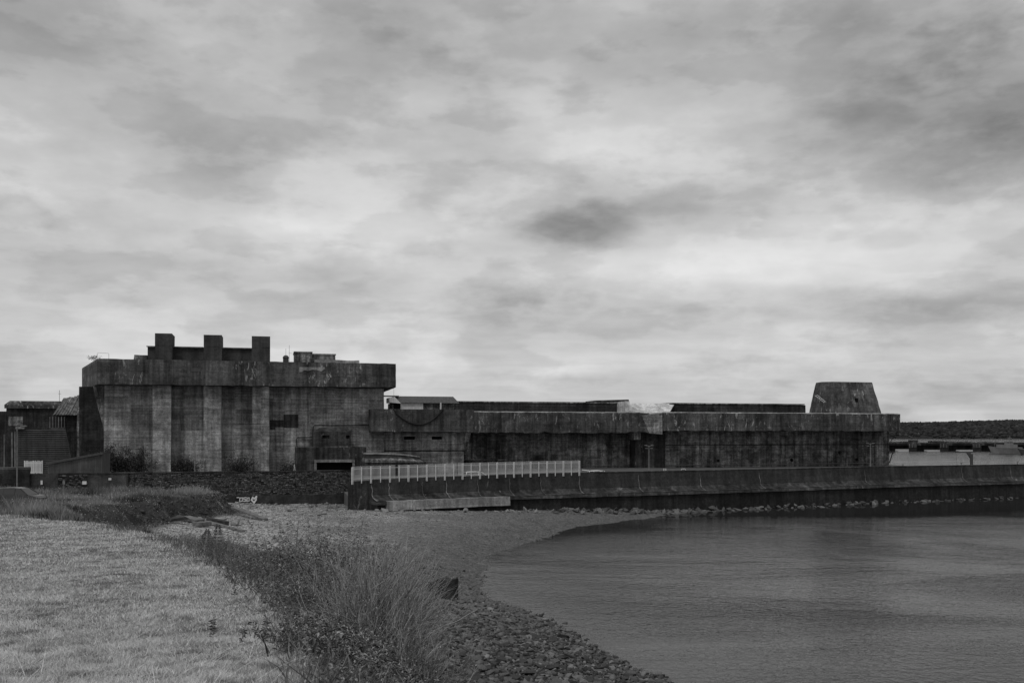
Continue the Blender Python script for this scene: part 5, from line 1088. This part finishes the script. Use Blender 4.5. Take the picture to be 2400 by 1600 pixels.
# ---- shrubs: stems as three-sided tubes, leaves as folded blades
class Plant:
    def __init__(s): s.sv, s.sf, s.sval, s.ns = [], [], [], 0; s.lv, s.lf, s.lval, s.nl = [], [], [], 0
    def stems(s, P, r, val):
        """P (N,K,3) poly-lines, r (N,K) radii"""
        N, K, _ = P.shape; t = np.gradient(P, axis=1); t = unit(t); a = unit(np.cross(t, np.array([.31, .2, .93]))); b = np.cross(t, a)
        R = np.stack([P + (a * math.cos(q_) + b * math.sin(q_)) * r[..., None] for q_ in (0, 2.094, 4.189)], 2)
        i0 = (np.arange(N)[:, None] * K + np.arange(K - 1)[None]) * 3; f = []
        for k in range(3): k2 = (k + 1) % 3; f.append(np.stack([i0 + k, i0 + k2, i0 + 3 + k2, i0 + 3 + k], -1).reshape(-1, 4))
        s.sv.append(R.reshape(-1, 3)); s.sf.append(np.concatenate(f) + s.ns); s.sval.append(np.repeat(val, K * 3)); s.ns += N * K * 3
    def leaves(s, base, dr, ln, wd, val):
        N = len(base); dr = unit(dr); up = np.array([0, 0, 1.0]); sd_ = unit(np.cross(dr, up + rng.normal(0, .35, (N, 3)))); nn = np.cross(sd_, dr)
        tip = base + dr * ln[:, None] - np.array([0, 0, 1]) * (ln * .25)[:, None]; mid_ = base + dr * (ln * .5)[:, None]
        l = mid_ - sd_ * wd[:, None] + nn * (wd * .5)[:, None]; r_ = mid_ + sd_ * wd[:, None] + nn * (wd * .5)[:, None]
        s.lv.append(np.stack([base, l, tip, r_], 1).reshape(-1, 3)); i0 = np.arange(N) * 4 + s.nl
        s.lf.append(np.concatenate([np.stack([i0, i0 + 2, i0 + 1], -1), np.stack([i0, i0 + 3, i0 + 2], -1)])); s.lval.append(np.repeat(val, 4)); s.nl += N * 4
    def finish(s, name, loc, label, cat, group=None, leafmat='leaf', stemmat='stem'):
        g = empty(name, loc, 0, label, cat, group); o = np.array(loc)
        if s.ns: tag(mesh_np('stems', np.concatenate(s.sv) - o, np.concatenate(s.sf), M[stemmat], g, np.concatenate(s.sval)), kind='stuff')
        if s.nl: tag(mesh_np('leaves', np.concatenate(s.lv) - o, np.concatenate(s.lf), M[leafmat], g, np.concatenate(s.lval)), kind='stuff')
        return g
def curve_stems(base, dr, ln, K, droop, wob):
    """base (N,3), dr (N,3) unit, length (N) -> (N,K,3)"""
    N = len(base); P = np.zeros((N, K, 3)); P[:, 0] = base; d_ = unit(dr.copy()); st = ln / (K - 1)
    for k in range(1, K):
        d_ = unit(d_ + rng.normal(0, wob, (N, 3)) + np.array([0, 0, -1]) * droop / K); P[:, k] = P[:, k - 1] + d_ * st[:, None]
    return P
def gpos(X, Y): q_ = np.c_[X, Y]; return np.c_[q_, ground_z(q_)]
def broom(X, Y, rad, N, ln, lean, label, leafy=0):
    """clump of thin whips branching upward"""
    c = np.array([X, Y, gz1(X, Y)]); pl_ = Plant(); b = gpos(X + rng.normal(0, rad, N), Y + rng.normal(0, rad, N)); b[:, 2] -= .05
    az_ = rng.uniform(0, 6.28, N); sp_ = np.abs(rng.normal(0, .5, N)); dr = np.c_[np.cos(az_) * sp_ + lean[0] * rng.uniform(0, 2, N), np.sin(az_) * sp_ + lean[1], np.ones(N)]
    L_ = ln * rng.uniform(.35, 1.05, N); P = curve_stems(b, dr, L_, 9, rng.normal(.1, .55, (N, 1)), .13); r0 = rng.uniform(.004, .010, N)[:, None] * np.linspace(1, .25, 9)[None]
    pl_.stems(P, r0, np.clip(rng.normal(.36, .38, N), 0, 1))
    for rep in range(3):                                  # side twigs
        k = rng.integers(3, 8, N); s_ = P[np.arange(N), k]; d0 = unit(P[np.arange(N), np.minimum(k + 1, 8)] - s_); d1 = unit(d0 + rng.normal(0, .35, (N, 3)) + np.array([.1, 0, .15]))
        Q = curve_stems(s_, d1, L_ * rng.uniform(.18, .45, N), 6, .1, .09); pl_.stems(Q, rng.uniform(.002, .005, N)[:, None] * np.linspace(1, .35, 6)[None], np.clip(rng.normal(.45, .25, N), 0, 1))
    if leafy:
        M_ = N * leafy; i = rng.integers(0, N, M_); k = rng.integers(1, 9, M_); s_ = P[i, k] + rng.normal(0, .03, (M_, 3)); pl_.leaves(s_, rng.normal(0, 1, (M_, 3)) + np.array([0, 0, .4]), rng.uniform(.02, .055, M_), rng.uniform(.005, .010, M_), np.clip(rng.normal(.4, .25, M_), 0, 1))
    return pl_.finish('broom_shrub', tuple(c), label, 'shrub', 'bare whippy shrubs on the bank')
def leafy(X, Y, rad, N, ln, label, per=26, leaf=(.045, .105), name='leafy_shrub', lean=(0, 0), droop=.35, dark=0):
    c = np.array([X, Y, gz1(X, Y)]); pl_ = Plant(); b = gpos(X + rng.normal(0, rad, N), Y + rng.normal(0, rad, N)); b[:, 2] -= .05
    az_ = rng.uniform(0, 6.28, N); sp_ = rng.uniform(.1, .7, N); dr = np.c_[np.cos(az_) * sp_ + lean[0], np.sin(az_) * sp_ + lean[1], np.ones(N)]
    L_ = ln * rng.uniform(.5, 1.05, N); K = 8; P = curve_stems(b, dr, L_, K, droop, .08); pl_.stems(P, rng.uniform(.005, .011, N)[:, None] * np.linspace(1, .3, K)[None], np.clip(rng.normal(.35, .2, N), 0, 1))
    M_ = int(N * per * 1.7); i = rng.integers(0, N, M_); t = rng.uniform(1.5, K - 1.001, M_); k = t.astype(int); fr_ = (t - k)[:, None]; s_ = P[i, k] * (1 - fr_) + P[i, k + 1] * fr_
    d0 = unit(P[i, k + 1] - P[i, k]); od = rng.normal(0, 1, (M_, 3)); od -= (od * d0).sum(1, keepdims=True) * d0; pl_.leaves(s_, unit(od) + d0 * .5, rng.uniform(*leaf, M_), rng.uniform(*leaf, M_) * .14, np.clip(rng.normal(.42 - dark, .26, M_), 0, 1))
    return pl_.finish(name, tuple(c), label, 'shrub', 'leafy shrubs on the bank')
# understorey covering the slope between lawn and beach
N_ = 120000; q = np.c_[rng.uniform(-20, 5, N_), rng.uniform(6, 52, N_)]; sdq = bank_sd(q); ld = lawn_d(q); x, y = in_view(q, ground_z(q))
ok = (ld < .35 + rng.normal(0, .3, N_)) & (sdq > np.interp(q[:, 1], [0, 40, 50], [-3.6, -3.3, -2.6]) + rng.normal(0, .5, N_)) & (x > 200) & (x < 1120); q = q[ok]; n = len(q); z = ground_z(q)
pt = fbm(q * .7, 71, 3); length = (.10 + .50 * fbm(q * .6, 73, 3)) * rng.uniform(.5, 1.5, n) * np.interp(q[:, 1], [0, 35, 45, 52], [1, 1, .6, .4]); a = rng.uniform(0, 6.28, n)
o = blades('slope_weeds', np.c_[q, z - .03], length, rng.uniform(.008, .03, n), np.c_[np.cos(a), np.sin(a)] * rng.uniform(.1, .9, (n, 1)), M['weed'], np.clip(.4 + (pt - .5) * 1.1 + rng.normal(0, .2, n), 0, 1), 2, .6); tag(o, 'tangled weeds and grass covering the slope below the lawn', 'weeds', kind='stuff')
N_ = 150000; q = np.c_[rng.uniform(-18, 4, N_), rng.uniform(8, 44, N_)]; sdq = bank_sd(q); ld = lawn_d(q); x, y = in_view(q, ground_z(q)); ok = (ld < .1) & (sdq > -3.0) & (x > 420) & (x < 1080); q = q[ok]; n = len(q)
pl_ = Plant(); hgt = .08 + .8 * fbm(q * .55, 83, 3) ** 1.6 * rng.random(n); pl_.leaves(np.c_[q, ground_z(q) + hgt], rng.normal(0, 1, (n, 3)) * np.array([1, 1, .5]) + np.array([0, 0, .25]), rng.uniform(.03, .085, n), rng.uniform(.006, .016, n), np.clip(rng.normal(.36, .24, n) + (fbm(q * .9, 87, 2) - .5) * .5, 0, 1))
o = mesh_np('ground_leaves', np.concatenate(pl_.lv), np.concatenate(pl_.lf), M['leaf'], None, np.concatenate(pl_.lval)); tag(o, 'low leafy ground cover spread through the slope weeds', 'ground cover', kind='stuff')
def where(x, y, Y): return (x - HX) / F * Y
for x, Y, ln, N, lean, lab in ((880, 15.5, 1.8, 460, .2, 'nearest bare broom shrub fanning out to the right at the bottom edge'), (905, 18, 1.7, 360, .14, 'dense bare broom shrub fanning towards the mooring block'),
                         (895, 20.5, 2.05, 240, .12, 'tallest bare broom shrub with fine tips against the beach'), (915, 22, 1.5, 220, .12, 'bare broom shrub leaning over the shingle left of the mooring block'),
                         (840, 18, 1.1, 160, .05, 'short bare broom shrub left of the tall ones'), (945, 14.5, 1.2, 260, .22, 'low bare broom shrub at the bottom centre')):
    broom(where(x, 0, Y), Y, .28, N, ln, (lean, 0), lab, 14)
for x, Y, ln, N, per, lab in ((810, 25, 1.9, 120, 40, 'large leafy shrub with drooping narrow leaves in the thicket'), (745, 27, 1.3, 100, 36, 'leafy shrub at the left shoulder of the thicket'), (860, 28, 2.3, 100, 40, 'tall leafy shrub with dark tips against the beach'),
                              (790, 20, 1.1, 90, 34, 'leafy shrub in the front of the thicket'), (745, 22, .6, 80, 30, 'low leafy shrub at the lawn edge'), (850, 21, 1.45, 90, 34, 'leafy shrub among the bare broom stems'), (660, 27, .95, 90, 30, 'low leafy shrub beside the white stalks'), (800, 15, .5, 80, 28, 'low leafy clump near the bottom edge'), (900, 14, .6, 80, 28, 'low leafy clump under the broom at the bottom')):
    leafy(where(x, 0, Y), Y, .65, int(N * 1.2), ln, lab, per)
for x, Y, ln, N, lab in ((540, 34, .9, 90, 'wispy shrub with bare twigs at the left end of the thicket'), (600, 32, .8, 80, 'small wispy shrub right of the fern'), (640, 30, .75, 70, 'thin twiggy shrub behind the low leafy shrub'), (690, 31, .8, 70, 'thin twiggy shrub between the two leafy masses')):
    leafy(where(x, 0, Y), Y, .6, N, ln, lab, 14, (.035, .08), 'wispy_shrub', droop=.15)
# bracken fronds
for x, Y, hgt, lab in ((503, 33, 1.15, 'upright bracken fern at the left end of the thicket'), (478, 35, .8, 'smaller bracken fern at the far left of the thicket')):
    X = where(x, 0, Y); c = np.array([X, Y, gz1(X, Y)]); pl_ = Plant(); P = np.linspace(0, 1, 12)[:, None] * np.array([.12, 0, hgt]) + c; pl_.stems(P[None], np.full((1, 12), .008), np.array([.3]))
    for k in range(3, 12):
        for sg in (-1, 1):
            w_ = .45 * (1 - (k - 3) / 9) + .05; mm = 14; tt = np.linspace(.05, 1, mm)[:, None]; bs = P[k] + tt * np.array([sg * w_, 0, .05]) + np.array([0, 0, -.12]) * tt ** 2
            for s2 in (-1, 1): pl_.leaves(bs, np.tile(np.array([sg * .4, .2 * s2, s2 * .8]), (mm, 1)), .09 * (1.1 - tt[:, 0]), np.full(mm, .014), rng.uniform(.05, .3, mm))
    pl_.finish('bracken_fern', tuple(c), lab, 'fern', 'bracken ferns')
# pale dead stalks
for x, y, Y, h, tilt, lab in ((545, 0, 25, .75, -.12, 'pale dead stalk at the lawn edge'), (640, 0, 22, .8, -.2, 'pale broken stalk near the middle of the thicket'), (690, 0, 24, 1.1, .1, 'tall pale forked stalk in the thicket')):
    X = where(x, 0, Y); g = empty('dead_stalk', (X, Y, gz1(X, Y)), 0, lab, 'stalk'); MB().tube([(0, 0, -.1), (tilt * .4, 0, h * .5 + .4), (tilt, 0, h + .5)], [.02, .016, .008], 5).build('stem', M['timber'], g)
    MB().tube([(tilt * .4, 0, h * .5 + .4), (tilt * .4 + .25, .05, h + .3)], [.012, .005], 5).build('branch', M['timber'], g)
# ivy and scrub against the blockhouse
def scrub(x0, x1, yt, Y, label, n=2600, name='wall_shrub'):
    a = world_at(x0, yt, Y); b = world_at(x1, yt, Y); c = (a + b) / 2; h = a.z - QZ; w = (b.x - a.x) / 2; pl_ = Plant(); N = 30
    base = np.c_[c.x + rng.normal(0, w * .35, N), np.full(N, Y) + rng.normal(0, .5, N), np.full(N, QZ)]; dr = np.c_[rng.normal(0, .45, N), rng.normal(0, .2, N), np.ones(N)]
    P = curve_stems(base, dr, h * rng.uniform(.5, 1.05, N), 7, .2, .12); pl_.stems(P, np.full((N, 7), .03), np.full(N, .2)); i = rng.integers(0, N, n); k = rng.integers(2, 7, n)
    s_ = P[i, k] + rng.normal(0, .38, (n, 3)); pl_.leaves(s_, rng.normal(0, 1, (n, 3)), rng.uniform(.12, .32, n), rng.uniform(.05, .13, n), np.clip(rng.normal(.4, .28, n), 0, 1))
    pl_.finish(name, (c.x, Y, QZ), label, 'shrub', 'dark scrub at the foot of the blockhouse', 'ivy', 'ivy')
scrub(248, 305, 1036, 167, 'dark bush at the left corner foot of the blockhouse', 3600); scrub(290, 352, 1046, 168, 'dark bush beside the first pillar', 2600)
scrub(402, 470, 1072, 170, 'dark scrub between the first and second pillars', 2200); scrub(520, 590, 1066, 170, 'low scrub between the second and third pillars', 1600); scrub(655, 690, 1082, 170, 'small dark bush left of the entrance annex', 800)
p = rp(220, 838, VP + 2.5); pl_ = Plant(); n = 240; pl_.leaves(np.array(p)[None] + rng.normal(0, .28, (n, 3)) * np.array([1.8, 1, .7]), rng.normal(0, 1, (n, 3)), rng.uniform(.1, .25, n), rng.uniform(.03, .06, n), rng.uniform(.2, .8, n)); pl_.finish('roof_plant', tuple(p), 'small plant growing on the blockhouse roof edge by the handrail', 'plant', None, 'ivy', 'ivy')
